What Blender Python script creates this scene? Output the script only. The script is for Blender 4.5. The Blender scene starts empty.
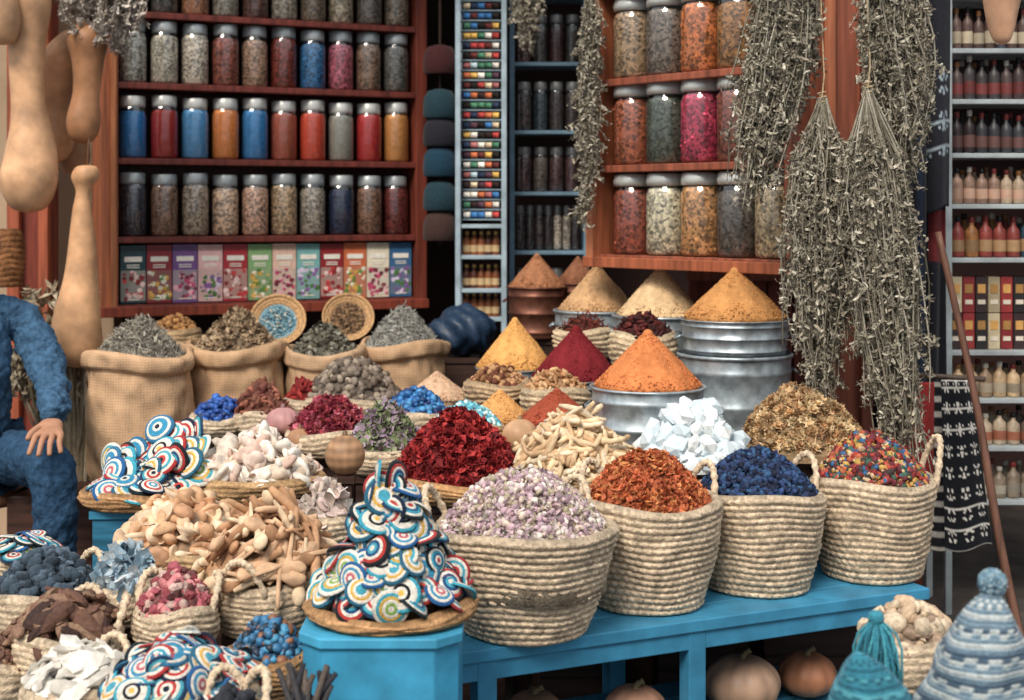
import bpy, bmesh, math, random
import numpy as np
from mathutils import Vector, Matrix
rng=np.random.default_rng(7); random.seed(7)
F=1422.22; H=1.35; HY=210
pi=math.pi
def W(px,py,D): return np.array([(px-512)/F*D, D, H-(py-HY)/F*D])
def S(p,D): return p/F*D
def C(h):
    h=h.lstrip('#'); v=np.array([int(h[i:i+2],16)/255 for i in (0,2,4)])
    v=np.where(v<=.04045,v/12.92,((v+.055)/1.055)**2.4)
    g=v@np.array([.3,.6,.1]); return v*.88+g*.12
WHITE=np.ones(3)
# ---------------------------------------------------------------- templates
class T:
    def __init__(s,V,L,N,Cc=None):
        s.V=np.asarray(V,float); s.L=np.asarray(L,int); s.N=np.asarray(N,int)
        s.C=np.ones((len(s.V),3)) if Cc is None else np.asarray(Cc,float)
def TF(V,Fs,Cc=None):
    return T(V,[i for f in Fs for i in f],[len(f) for f in Fs],Cc)
def grid(G,closed=True,Cc=None):
    m,n=G.shape[:2]
    V=G.reshape(-1,3); nn=n if closed else n-1
    i=np.arange(m-1)[:,None]; j=np.arange(nn)[None,:]; j2=(j+1)%n
    q=np.stack([i*n+j,i*n+j2,(i+1)*n+j2,(i+1)*n+j],-1).reshape(-1)
    return T(V,q,np.full((m-1)*nn,4),None if Cc is None else Cc.reshape(-1,3))
def lathe(prof,seg=32,cols=None,wob=None):
    p=np.array(prof,float); a=np.linspace(0,2*pi,seg,endpoint=False)
    r=p[:,0][:,None]*np.ones(seg)[None]
    if wob is not None: r=r*wob(a[None,:],p[:,1][:,None])
    G=np.stack([r*np.cos(a),r*np.sin(a),p[:,1][:,None]*np.ones(seg)],-1)
    Cc=None
    if cols is not None: Cc=np.repeat(np.array(cols,float)[:,None,:],seg,1)
    return grid(G,True,Cc)
def ico(sub=2,amp=0.0,sc=(1,1,1),seed=0):
    bm=bmesh.new(); bmesh.ops.create_icosphere(bm,subdivisions=sub,radius=1)
    V=np.array([v.co[:] for v in bm.verts]); Fs=[[v.index for v in f.verts] for f in bm.faces]; bm.free()
    r=np.random.default_rng(seed)
    if amp: V=V*(1+amp*r.uniform(-1,1,(len(V),1)))
    return TF(V*np.array(sc),Fs)
def facet(t):
    V=[];Fs=[];i=0
    for n in t.N:
        ids=t.L[i:i+n]; i+=n; b=len(V); V+=[t.V[k] for k in ids]; Fs.append(tuple(range(b,b+n)))
    return TF(V,Fs)
def boxT():
    V=[(x,y,z) for x in(-.5,.5) for y in(-.5,.5) for z in(-.5,.5)]
    return TF(V,[(0,1,3,2),(4,6,7,5),(0,4,5,1),(2,3,7,6),(0,2,6,4),(1,5,7,3)])
BOX=boxT()
def tube(pts,rad,seg=8,cap=True,twist=0,cfun=None):
    P=np.array(pts,float); n=len(P); rad=np.ones(n)*rad if np.isscalar(rad) else np.array(rad)
    d=np.gradient(P,axis=0); d/=np.linalg.norm(d,axis=1)[:,None]+1e-9
    up=np.array([0,0,1.]) if abs(d[0,2])<.9 else np.array([1.,0,0])
    a=np.linspace(0,2*pi,seg,endpoint=False); G=[]
    t=np.cross(d[0],up); t/=np.linalg.norm(t)
    for i in range(n):
        t=t-d[i]*np.dot(t,d[i]); t/=np.linalg.norm(t)+1e-9; b=np.cross(d[i],t)
        rr=rad[i]*(1+(twist*np.cos(2*a+i*1.1) if twist else 0))
        G.append(P[i]+ (rr*np.cos(a))[:,None]*t+(rr*np.sin(a))[:,None]*b)
    if cap: G=[np.repeat(P[:1],seg,0)]+G+[np.repeat(P[-1:],seg,0)]
    return grid(np.array(G))
def smoothpath(pts,n=20):
    P=np.array(pts,float); m=len(P); out=[]
    for i in np.linspace(0,m-1-1e-6,n):
        k=int(i); t=i-k; p0=P[max(k-1,0)];p1=P[k];p2=P[k+1];p3=P[min(k+2,m-1)]
        out.append(.5*((2*p1)+(-p0+p2)*t+(2*p0-5*p1+4*p2-p3)*t*t+(-p0+3*p1-3*p2+p3)*t**3))
    return np.array(out)
PET=grid(np.array([[(x*(1-.35*abs(y)),y,.35*(x*x+y*y)) for x in(-.6,0,.6)] for y in(-1,0,1)],float),False)
LEAF=TF([(0,-1,0),(.3,0,.12),(0,1,0),(-.3,0,.12)],[(0,1,2,3)])
NUGS=[ico(2,.16,(1,.85,.7),i) for i in range(3)]
GRN=[ico(1,.2,(1,.8,.7),i) for i in range(3)]
CRY=[ico(1,.35,(1,.8,.75),i+5) for i in range(4)]
ALUM=[facet(ico(1,.22,(1,.75,.6),i+15)) for i in range(5)]+[facet(ico(2,.16,(1,.8,.65),44))]
SLAB=[facet(ico(1,.14,(1,.5,.2),i+60)) for i in range(3)]
BARK=[facet(ico(2,.2,(1,.42,.28),i+70)) for i in range(3)]
def flowerT(n=7):
    V=[];Fs=[]
    for k in range(n):
        a=2*pi*k/n; c,s=math.cos(a),math.sin(a)
        b=len(V)
        for (x,y,z) in [(0.05,0,0),(.6,-.3,.35),(1,0,.45),(.6,.3,.35)]:
            V.append((x*c-y*s,x*s+y*c,z))
        Fs.append((b,b+1,b+2,b+3))
    for k in range(n):
        a=2*pi*(k+.5)/n; c,s=math.cos(a),math.sin(a); b=len(V)
        for (x,y,z) in [(0.0,0,0),(.35,-.22,.5),(.45,0,.75),(.35,.22,.5)]:
            V.append((x*c-y*s,x*s+y*c,z))
        Fs.append((b,b+1,b+2,b+3))
    return TF(V,Fs)
FLW=flowerT()
STK=[tube([(-1,0,0),(-.4,.05*s,.03),(.3,-.06*s,.02),(1,.08*s,0)],[.07,.1,.09,.05],5) for s in(1,-2,3)]
ROOT=[tube(smoothpath([(-1,0,0),(-.4,.09*s,.04),(.3,-.1*s,.02),(1,.1*s,0)],9),[.07,.1,.09,.12,.1,.11,.09,.09,.05],7) for s in(1,-2,2.5)]
POD=lathe([(.01,-1),(.3,-.8),(.45,-.2),(.3,.5),(.12,.9),(.01,1)],8)
MUSH=lathe([(.01,-.9),(.16,-.85),(.13,-.2),(.2,.0),(.8,.02),(1,.12),(.85,.4),(.5,.6),(.01,.68)],14)
CUP=lathe([(.01,-.5),(.6,-.48),(.55,-.3),(.3,-.1),(.75,.2),(1,.5),(.92,.52),(.6,.2),(.01,.05)],14)
def spoonT(b):
    t=tube(smoothpath([(-1,0,0),(-.3,.04*b,.03),(.3,0,.05),(.65,0,0),(1,0,.02)],12),[.05,.06,.06,.06,.07,.075,.09,.15,.21,.22,.17,.08],9)
    t.V[:,2]*=.6; return t
SPOONS=[spoonT(1),spoonT(-2),tube([(-1,0,0),(-.6,0,0),(.6,0,0),(1,0,0)],[.07,.12,.14,.09],8)]
SOAP=ico(2,.06,(1,.55,.3),3)
SOAP2=ico(2,.1,(1,.7,.45),8)
# ---------------------------------------------------------------- builder
class MB:
    def __init__(s): s.V=[];s.L=[];s.N=[];s.C=[];s.M=[];s.n=0
    def batch(s,t,locs,Rs,cols,mi=0):
        k=len(locs)
        if k==0: return
        n=len(t.V)
        V=np.einsum('kij,nj->kni',Rs,t.V)+np.asarray(locs)[:,None,:]
        s.V.append(V.reshape(-1,3)); s.L.append((t.L[None]+(s.n+np.arange(k)*n)[:,None]).ravel())
        s.N.append(np.tile(t.N,k)); s.C.append((t.C[None]*np.asarray(cols)[:,None,:]).reshape(-1,3))
        s.M.append(np.full(k*len(t.N),mi)); s.n+=k*n
    def add(s,t,loc=(0,0,0),R=None,sc=1,col=WHITE,mi=0):
        R=np.eye(3) if R is None else np.array(R)
        sc=np.ones(3)*sc if np.isscalar(sc) else np.array(sc)
        s.batch(t,np.array([loc],float),(R*sc[None,:])[None],np.array([col],float),mi)
    def box(s,c,size,col=WHITE,R=None,mi=0): s.add(BOX,c,R,size,col,mi)
    def build(s,name,mats,smooth=True,bevel=0,parent=None,solid=0):
        V=np.concatenate(s.V);L=np.concatenate(s.L);N=np.concatenate(s.N);Cc=np.concatenate(s.C);M=np.concatenate(s.M)
        o=np.array([(V[:,0].min()+V[:,0].max())/2,(V[:,1].min()+V[:,1].max())/2,V[:,2].min()])
        me=bpy.data.meshes.new(name); me.vertices.add(len(V)); me.vertices.foreach_set('co',(V-o).ravel().astype(np.float32))
        me.loops.add(len(L)); me.loops.foreach_set('vertex_index',L.astype(np.int32))
        me.polygons.add(len(N)); st=np.concatenate([[0],np.cumsum(N)[:-1]])
        me.polygons.foreach_set('loop_start',st.astype(np.int32))
        for m in (mats if isinstance(mats,(list,tuple)) else [mats]): me.materials.append(m)
        me.polygons.foreach_set('material_index',M.astype(np.int32))
        me.polygons.foreach_set('use_smooth',np.full(len(N),bool(smooth)))
        me.update(calc_edges=True)
        at=me.color_attributes.new('Col','FLOAT_COLOR','POINT')
        at.data.foreach_set('color',np.concatenate([Cc,np.ones((len(Cc),1))],1).ravel().astype(np.float32))
        me.validate()
        ob=bpy.data.objects.new(name,me); bpy.context.scene.collection.objects.link(ob); ob.location=o
        if bevel:
            b=ob.modifiers.new('b','BEVEL'); b.width=bevel; b.segments=2; b.limit_method='ANGLE'
        if solid:
            b=ob.modifiers.new('s','SOLIDIFY'); b.thickness=solid
        if parent: ob.parent=parent
        return ob
def rrot(k):
    q=rng.normal(size=(k,4)); q/=np.linalg.norm(q,axis=1)[:,None]; w,x,y,z=q.T
    return np.stack([np.stack([1-2*(y*y+z*z),2*(x*y-z*w),2*(x*z+y*w)],-1),np.stack([2*(x*y+z*w),1-2*(x*x+z*z),2*(y*z-x*w)],-1),np.stack([2*(x*z-y*w),2*(y*z+x*w),1-2*(x*x+y*y)],-1)],1)
def align(n,spin=None):
    n=np.asarray(n,float); n=n/np.linalg.norm(n,axis=1)[:,None]
    t=np.cross(n,rng.normal(size=n.shape) if spin is None else spin); t/=np.linalg.norm(t,axis=1)[:,None]
    return np.stack([t,np.cross(n,t),n],2)
def pick(cols,k,var=.18):
    a=np.array([C(c) if isinstance(c,str) else c for c in cols]); i=rng.integers(0,len(a),k)
    return a[i]*rng.uniform(1-var,1+var,(k,1))
# ---------------------------------------------------------------- materials
def mat(name,rough=.7,spec=.3,metal=0,nscale=40,namt=.25,bump=.15,bscale=None,stretch=None,sheen=0,sss=0,kind=None,wscale=34):
    m=bpy.data.materials.new(name); m.use_nodes=True; nt=m.node_tree; b=nt.nodes['Principled BSDF']
    at=nt.nodes.new('ShaderNodeAttribute'); at.attribute_name='Col'
    tc=nt.nodes.new('ShaderNodeTexCoord'); mp=nt.nodes.new('ShaderNodeMapping'); nt.links.new(tc.outputs['Object'],mp.inputs['Vector'])
    if stretch: mp.inputs['Scale'].default_value=stretch
    no=nt.nodes.new('ShaderNodeTexNoise'); no.inputs['Scale'].default_value=nscale; no.inputs['Detail'].default_value=5
    nt.links.new(mp.outputs[0],no.inputs['Vector'])
    fac=no.outputs['Fac']
    if kind=='bits':
        vo=nt.nodes.new('ShaderNodeTexVoronoi'); vo.inputs['Scale'].default_value=nscale; nt.links.new(mp.outputs[0],vo.inputs['Vector'])
        sx=nt.nodes.new('ShaderNodeSeparateColor'); nt.links.new(vo.outputs['Color'],sx.inputs[0]); fac=sx.outputs[0]
    if kind=='weave':
        w1=nt.nodes.new('ShaderNodeTexWave'); w1.inputs['Scale'].default_value=wscale; w1.bands_direction='Z'; w1.inputs['Distortion'].default_value=4
        w2=nt.nodes.new('ShaderNodeTexWave'); w2.inputs['Scale'].default_value=wscale; w2.bands_direction='X'; w2.inputs['Distortion'].default_value=4
        for w in(w1,w2): nt.links.new(mp.outputs[0],w.inputs['Vector']); w.inputs['Detail'].default_value=3
        mu=nt.nodes.new('ShaderNodeMath'); mu.operation='MULTIPLY'; nt.links.new(w1.outputs['Fac'],mu.inputs[0]); nt.links.new(w2.outputs['Fac'],mu.inputs[1])
        ad=nt.nodes.new('ShaderNodeMath'); ad.operation='MULTIPLY_ADD'; ad.inputs[1].default_value=.25; nt.links.new(mu.outputs[0],ad.inputs[0]); nt.links.new(no.outputs['Fac'],ad.inputs[2])
        fac=ad.outputs[0]
    mr=nt.nodes.new('ShaderNodeMapRange'); mr.inputs['From Min'].default_value=.3 if kind!='bits' else 0; mr.inputs['From Max'].default_value=.7 if kind!='bits' else 1
    mr.inputs['To Min'].default_value=1-namt; mr.inputs['To Max'].default_value=1+namt
    nt.links.new(fac,mr.inputs['Value'])
    vm=nt.nodes.new('ShaderNodeVectorMath'); vm.operation='SCALE'; nt.links.new(at.outputs['Color'],vm.inputs[0]); nt.links.new(mr.outputs[0],vm.inputs['Scale'])
    nt.links.new(vm.outputs[0],b.inputs['Base Color'])
    b.inputs['Roughness'].default_value=rough; b.inputs['Specular IOR Level'].default_value=spec; b.inputs['Metallic'].default_value=metal
    if sheen: b.inputs['Sheen Weight'].default_value=sheen
    if sss: b.inputs['Subsurface Weight'].default_value=sss; b.inputs['Subsurface Radius'].default_value=(.02,.02,.02)
    if bump:
        bu=nt.nodes.new('ShaderNodeBump'); bu.inputs['Strength'].default_value=bump; bu.inputs['Distance'].default_value=.004
        if bscale:
            n2=nt.nodes.new('ShaderNodeTexNoise'); n2.inputs['Scale'].default_value=bscale; nt.links.new(mp.outputs[0],n2.inputs['Vector']); nt.links.new(n2.outputs['Fac'],bu.inputs['Height'])
        else: nt.links.new(fac,bu.inputs['Height'])
        nt.links.new(bu.outputs[0],b.inputs['Normal'])
    return m
M_dry=mat('dried_matter',.75,.25,nscale=120,namt=.3,bump=.3)
M_straw=mat('woven_straw',.75,.2,nscale=110,namt=.36,bump=.9,bscale=240)
M_pow=mat('spice_powder',.95,.05,nscale=60,namt=.16,bump=1,bscale=150)
M_bits=mat('jar_bits',.6,.3,nscale=120,namt=.75,bump=.8,kind='bits')
M_wood=mat('painted_wood',.5,.35,nscale=5,namt=.42,bump=.2,stretch=(9,9,.7))
M_woodH=mat('painted_wood_h',.5,.35,nscale=5,namt=.42,bump=.2,stretch=(.8,9,9))
M_blue=mat('blue_paint',.5,.35,nscale=14,namt=.22,bump=.25,bscale=40)
M_metal=mat('galvanised',.45,.5,metal=.65,nscale=26,namt=.42,bump=.08)
M_lid=mat('lid_metal',.35,.5,metal=.4,nscale=30,namt=.1,bump=0)
M_sack=mat('burlap',.9,.1,nscale=16,namt=.28,bump=.8,kind='weave')
M_cloth=mat('cloth',.9,.15,nscale=90,namt=.15,bump=.4,bscale=350,sheen=.1)
M_denim=mat('denim',.9,.1,nscale=55,namt=.35,bump=.8,bscale=120)
M_yarn=mat('yarn',.9,.1,nscale=160,namt=.25,bump=.8,bscale=240,sheen=.1)
M_gourd=mat('gourd_skin',.5,.35,nscale=12,namt=.34,bump=.25,bscale=30)
M_skin=mat('skin',.55,.35,nscale=30,namt=.1,bump=.2,bscale=120,sss=.1)
M_crys=mat('alum_crystal',.3,.5,nscale=20,namt=.08,bump=.3,bscale=80,sss=.3)
M_stone=mat('polished_stone',.45,.4,nscale=60,namt=.3,bump=.2)
M_matte=mat('raw_wood',.75,.2,nscale=40,namt=.3,bump=.3)
M_wall=mat('plaster',.9,.1,nscale=4,namt=.15,bump=.3,bscale=25)
M_ground=mat('ground',.85,.2,nscale=6,namt=.35,bump=.5,bscale=40)
M_print=mat('printed_card',.4,.4,nscale=50,namt=.1,bump=0)
def glassmat():
    m=bpy.data.materials.new('jar_glass'); m.use_nodes=True; nt=m.node_tree; nt.nodes.clear()
    o=nt.nodes.new('ShaderNodeOutputMaterial'); mx=nt.nodes.new('ShaderNodeMixShader'); t=nt.nodes.new('ShaderNodeBsdfTransparent'); g=nt.nodes.new('ShaderNodeBsdfGlossy')
    t.inputs[0].default_value=(.97,.99,.99,1); g.inputs['Roughness'].default_value=.1
    lw=nt.nodes.new('ShaderNodeLayerWeight'); lw.inputs['Blend'].default_value=.42
    ma=nt.nodes.new('ShaderNodeMath'); ma.operation='MULTIPLY_ADD'; ma.inputs[1].default_value=.55; ma.inputs[2].default_value=.09
    nt.links.new(lw.outputs['Fresnel'],ma.inputs[0]); nt.links.new(ma.outputs[0],mx.inputs[0]); nt.links.new(t.outputs[0],mx.inputs[1]); nt.links.new(g.outputs[0],mx.inputs[2]); nt.links.new(mx.outputs[0],o.inputs[0])
    return m
M_glass=glassmat()
# ---------------------------------------------------------------- piles / containers
SUP=[]
def content(mb,x,y,z,rx,h,tm,cols,n,size,p=2.0,ry=None,mi=0,under=None,var=.2,flat=False,sizevar=.3,basemul=.55,nrm=None):
    ry=rx if ry is None else ry
    prof=[(max(t,1e-3),(1-t**p)) for t in np.linspace(1,0,14)]
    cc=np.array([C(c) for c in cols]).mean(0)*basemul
    ph=rng.uniform(0,6)
    b=lathe([(1,-.15)]+prof,32,wob=lambda a,zz:1+.03*np.sin(3*a+ph))
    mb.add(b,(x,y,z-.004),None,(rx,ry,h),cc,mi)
    tm=tm if isinstance(tm,list) else [tm]
    rho=np.sqrt(rng.uniform(0,1,n)); a=rng.uniform(0,2*pi,n)
    s=size*rng.uniform(1-sizevar,1+sizevar,n)
    loc=np.stack([x+rx*rho*np.cos(a),y+ry*rho*np.sin(a),z+h*(1-rho**p)*(1+.06*np.sin(a*3+ph)+.04*np.sin(a*7+rho*9))+s*rng.uniform(-.2,.6,n)*(.5 if flat else 1)],1)
    N=np.stack([np.cos(a)*h*p*rho**(p-1)/rx,np.sin(a)*h*p*rho**(p-1)/ry,np.ones(n)],1)
    R=align(N+rng.normal(size=N.shape)*(.35 if flat else 3))
    R=R*s[:,None,None]; col=pick(cols,n,var); k=rng.integers(0,len(tm),n)
    for i,t in enumerate(tm):
        q=k==i; mb.batch(t,loc[q],R[q],col[q],mi)
def scatter_flat(mb,x,y,z,rx,h,tm,cols,n,size,p=1.7,mi=1,var=.12,lift=.028):
    tm=tm if isinstance(tm,list) else [tm]
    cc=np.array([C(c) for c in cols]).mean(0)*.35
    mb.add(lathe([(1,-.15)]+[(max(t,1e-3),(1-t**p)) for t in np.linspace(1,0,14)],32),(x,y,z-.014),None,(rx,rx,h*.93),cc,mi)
    rho=np.sqrt(rng.uniform(0,.95,n)); a=rng.uniform(0,2*pi,n); s=size*rng.uniform(.65,1.2,n)
    N=np.stack([np.cos(a)*h*p*rho**(p-1)/rx,np.sin(a)*h*p*rho**(p-1)/rx,np.ones(n)],1)
    R=align(N+rng.normal(size=N.shape)*.3)
    Nn=N/np.linalg.norm(N,axis=1)[:,None]
    loc=np.stack([x+rx*.92*rho*np.cos(a),y+rx*.92*rho*np.sin(a),z+h*(1-rho**p)*.93],1)+Nn*rng.uniform(0,lift,n)[:,None]
    col=pick(cols,n,var); k=rng.integers(0,len(tm),n); R=R*s[:,None,None]
    for i,t in enumerate(tm):
        q=k==i; mb.batch(t,loc[q],R[q],col[q],mi)
STRAW='#d8c0a0'
def basketT(rt,rb,h,rows,seg=128,bul=0.01,amp=.006,col=STRAW,pw=.8,nb=None,sag=.006):
    nb=nb or int(seg/4)
    nz=rows*4+1; t=np.linspace(0,1,nz); a=np.linspace(0,2*pi,seg,endpoint=False)
    ph=rng.uniform(0,6,6)
    R=rb+(rt-rb)*t**pw+bul*np.sin(pi*t)
    row=t*rows; ri=np.floor(row+1e-6)
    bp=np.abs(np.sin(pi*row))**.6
    br=np.abs(np.sin(a[None,:]*nb/2+ri[:,None]*pi/2+(row-ri)[:,None]*1.6))
    lump=.012*np.sin(4*a+ph[2]+t[:,None]*5)+.008*np.sin(9*a+ph[3]-t[:,None]*11)
    rj=rng.uniform(.75,1.15,rows+1)[ri.astype(int)]
    r=(R[:,None]*(1+.026*np.sin(2*a+ph[0])+.014*np.sin(5*a+ph[1])*t[:,None]+lump)+amp*(bp*rj)[:,None]*(.4+.6*br))
    z=t[:,None]*h+sag*t[:,None]*(np.sin(2*a+ph[4])+.5*np.sin(3*a+ph[1]))[None]+.003*np.sin(5*a+ph[5]+t[:,None]*4)*np.sin(pi*t[:,None])
    blk=rng.uniform(.66,1.16,(rows+1,nb)); rowv=rng.uniform(.9,1.06,rows+1)
    tone=blk[ri.astype(int)[:,None],(np.arange(seg)*nb//seg)[None,:]]*rowv[ri.astype(int)][:,None]*(.78+.22*bp[:,None])  # random straw tone, plus groove shade between coils painted into the colour
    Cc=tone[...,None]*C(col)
    G=np.stack([r*np.cos(a),r*np.sin(a),z],-1)
    Gs=[G[0:1]*np.array([0.01,.01,1]),G]; Cs=[Cc[0:1],Cc]
    top=G[-1]; wt=.02 if rt>.1 else .012
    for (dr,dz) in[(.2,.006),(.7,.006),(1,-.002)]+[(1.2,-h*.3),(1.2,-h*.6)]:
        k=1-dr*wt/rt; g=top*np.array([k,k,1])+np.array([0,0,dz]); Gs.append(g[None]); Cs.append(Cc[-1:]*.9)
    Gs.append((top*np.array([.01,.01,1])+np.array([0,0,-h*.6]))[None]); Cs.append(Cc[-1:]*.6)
    return grid(np.concatenate(Gs),True,np.concatenate(Cs))
def handle(mb,x,y,z,r,ang,span=.5,hh=.07,rad=.008,out=.012,col=STRAW,mi=0):
    pts=[];n=40
    for t in np.linspace(0,1,n):
        aa=ang+(t-.5)*span; e2=math.sin(pi*t)**.6
        rr=r-.004+out*e2
        pts.append((x+rr*math.cos(aa),y+rr*math.sin(aa),z-.03*(1-e2)+hh*e2))
    rd=[rad*(1+.22*math.sin(i*1.9)) for i in range(n)]
    mb.add(tube(pts,rd,8,twist=.18),col=C(col)*.95,mi=mi)
def basket(name,px,py,D,wpx,h,rbf=.7,rows=10,handles=None,apex=None,tm=None,cols=None,n=400,size=.01,seg=96,col=STRAW,mats=None,hh=.06,p=2,flat=False,amp=.005,sup=True,bul=.01,pw=.8,var=.2,fill=None,basemul=.55,sizevar=.3,cr=.9,hout=.012):
    x,y,z=W(px,py,D); r=S(wpx/2,D)
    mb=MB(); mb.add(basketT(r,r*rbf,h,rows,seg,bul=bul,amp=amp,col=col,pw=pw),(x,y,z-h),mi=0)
    for a in (handles or []): handle(mb,x,y,z,r,a,hh=hh,span=min(1.6,.11/r) if hh<.08 else .12/r,col=col,out=hout)
    if tm is not None:
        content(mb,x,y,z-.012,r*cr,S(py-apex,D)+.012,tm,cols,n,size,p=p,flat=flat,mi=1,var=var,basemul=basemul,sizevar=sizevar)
    if fill: fill(mb,x,y,z,r)
    mb.build(name,[M_straw,mats or M_dry])
    if sup: SUP.append((x,y,r*rbf,z-h))
    return x,y,z,r
# ---------------------------------------------------------------- shop shell
def simplebox(name,c,s,col,m,bevel=0):
    mb=MB(); mb.box(c,s,C(col)); return mb.build(name,m,False,bevel)
simplebox('ground',(0,5,-.05),(14,14,.1),'#5b5450',M_ground)
simplebox('wall_back',(0,7.1,1.4),(6.4,.1,2.8),'#3a2a28',M_wall)
simplebox('wall_left',(-2.45,5.95,1.4),(1.6,.12,2.8),'#b2977a',M_wall)
simplebox('wall_right',(2.6,5.4,1.4),(.1,3.4,2.8),'#3b3534',M_wall)
simplebox('ceiling',(0,6.3,2.85),(6.4,1.7,.08),'#2a2322',M_wall)
mb=MB()
xl,_,_=W(2,0,5.6); xr,_,_=W(45,0,5.6)
mb.box(((xl+xr)/2+.0,5.72,1.4),(xr-xl,.1,2.8),C('#7d3322'))
mb.box((xr-.02,5.66,1.4),(.04,.05,2.8),C('#a04e2c')); mb.box((xl+.03,5.66,1.4),(.05,.05,2.8),C('#a04e2c'))
mb.build('wooden_pillar',M_wood,False,.004)
# ---------------------------------------------------------------- jars
def jar(mb,x,y,z,r,h,col,lid,bits=True,full=.9,glasslid=False):
    hb=h*.86
    mb.add(lathe([(r*.2,0),(r*.9,0),(r,h*.04),(r,hb*.86),(r*.93,hb*.94),(r*.8,hb*.99),(r*.8,hb)],24),(x,y,z),mi=0)
    hf=hb*full
    mb.add(lathe([(r*.1,.003),(r*.86,.003),(r*.955,h*.05),(r*.955,hf*.88),(r*.86,hf*.97),(r*.7,hf),(r*.01,hf+.004)],24),(x,y,z),col=col,mi=2 if bits else 1)
    if glasslid:
        mb.add(lathe([(r*.82,hb-.004),(r*.95,hb-.002),(r*.97,hb+.012),(r*.93,h-.006),(r*.85,h),(.001,h+.002)],24),(x,y,z),col=lid,mi=3)
    else:
        mb.add(lathe([(r*.82,hb-.012),(r*.88,hb-.012),(r*.9,hb),(r*.9,h-.004),(r*.84,h),(.001,h)],24),(x,y,z),col=lid,mi=3)
JM=[M_glass,M_pow,M_bits,M_lid]
def frame(P0,P1):
    u=P1-P0; u[2]=0; L=np.linalg.norm(u); u/=L; v=np.array([-u[1],u[0],0]); return u,v,L,np.stack([u,v,np.array([0,0,1.])],1)
P0=W(100,0,5.55);P1=W(427,0,6.12);P0[2]=P1[2]=0
u,v,L,R=frame(P0,P1); dep=.2
def cab(a,b,c): return P0+u*a+v*b+np.array([0,0,c])
red='#6a2a20'; dred='#4a2019'
mb=MB()
z0,z1=.93,2.55; zc=(z0+z1)/2
mb.box(cab(.035,dep/2,zc),(.07,dep,z1-z0),C('#a25a34'),R)
mb.box(cab(L-.025,dep/2,zc),(.05,dep,z1-z0),C('#74301f'),R)
mb.box(cab(L/2,dep+.01,zc),(L,.02,z1-z0),C(dred),R)
shz=[.976,1.244,1.555,1.854,2.135,2.43]
for s in shz: mb.box(cab(L/2,dep/2,s-.0125),(L-.1,dep-.004,.025),C(red),R)
mb.box(cab(L/2,-.01,.95),(L,.03,.04),C('#84361f'),R)
mb.box(cab(.05,-.008,zc),(.02,.02,z1-z0),C('#b56c3c'),R)
mb.build('spice_cabinet',M_wood,False,.003)
rows=[(.976,None),
 (1.244,['#3a3c48','#8a6650','#a8947f','#d0b094','#c89f86','#b89a78','#9d9183','#2a3450','#86604a','#74302c']),
 (1.555,['#1f78b4','#a82a26','#4c97c8','#d98331','#2c82bc','#a8543c','#cf4a29','#98948a','#bc2a2a','#cf8f45']),
 (1.854,['#9a9890','#b3aa9a','#c0b4a4','#8b4a3a','#a4826a','#7c3024','#2c6fa0','#b0586a','#8a6d58','#6a6660']),
 (2.135,['#9a8f80','#5a5650','#a26e4e','#8c8478','#65423a','#9a8f80','#7a6a58','#aa9a82','#6c6158','#8a7a68'])]
for k,(z,cs) in enumerate(rows):
    if cs is None: continue
    mb=MB()
    for i,c in enumerate(cs):
        p=cab(.075+(L-.13)*(i+.5)/10,.07+rng.uniform(-.008,.008),z)
        jar(mb,p[0],p[1],z+.001,.0555,.25*rng.uniform(.98,1.02),C(c)*1.4,C('#a3aaac') if k!=2 else C('#c8cac6'),bits=(k!=2),full=rng.uniform(.88,.98))
    mb.build('spice_jars',JM)
mb=MB()
tea=['#1d3f46','#8a1f2a','#6f4a86','#d9a9a6','#a3232e','#7ba468','#d8b09a','#6faaa8','#8c1c22','#c3602f','#d8cdb4','#2e5f8a']
for i,c in enumerate(tea):
    a=.08+(L-.14)*(i+.5)/12; p=cab(a,.055,.978+.117)
    w=(L-.14)/12-.004
    mb.box(p,(w,.06,.234*rng.uniform(.97,1.0)),C(c)*1.15,R)
    mb.box(p-v*.031+np.array([0,0,.06]),(w*.7,.002,.02),C('#efe8da'),R)
    for dz in(.036,.027,-.1): mb.box(p-v*.031+np.array([0,0,dz]),(w*.5,.002,.004),C('#efe8da'),R)
    mb.box(p-v*.0305+np.array([0,0,.1]),(w*.98,.002,.018),C(c)*.5,R)
    mb.box(p-v*.0303+np.array([0,0,-.045]),(w*.98,.0015,.12),(C(c)+C('#e8dcc8')*(.15 if i%2 else .6))*(.8 if i%2 else .55),R)
    cs=[['#e9c9c0','#c93a3a','#8a1f2a'],['#e8e2c8','#5c8a3a','#d9a83c'],['#c43d6a','#e9a9b4','#7a2a3c'],['#8a5aa0','#d8c8e0','#4a7a3a']][i%4]
    for q in range(34):
        d=rng.uniform(-.42,.42)*w; e=rng.uniform(-.1,.01); sz=rng.uniform(.005,.014)
        mb.add(ico(1,.15,(1,1,1)),p-v*.031+u*d+np.array([0,0,e]),R,(sz,.0012,sz),pick(cs,1)[0])
mb.build('tea_boxes',M_print,False)
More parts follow.
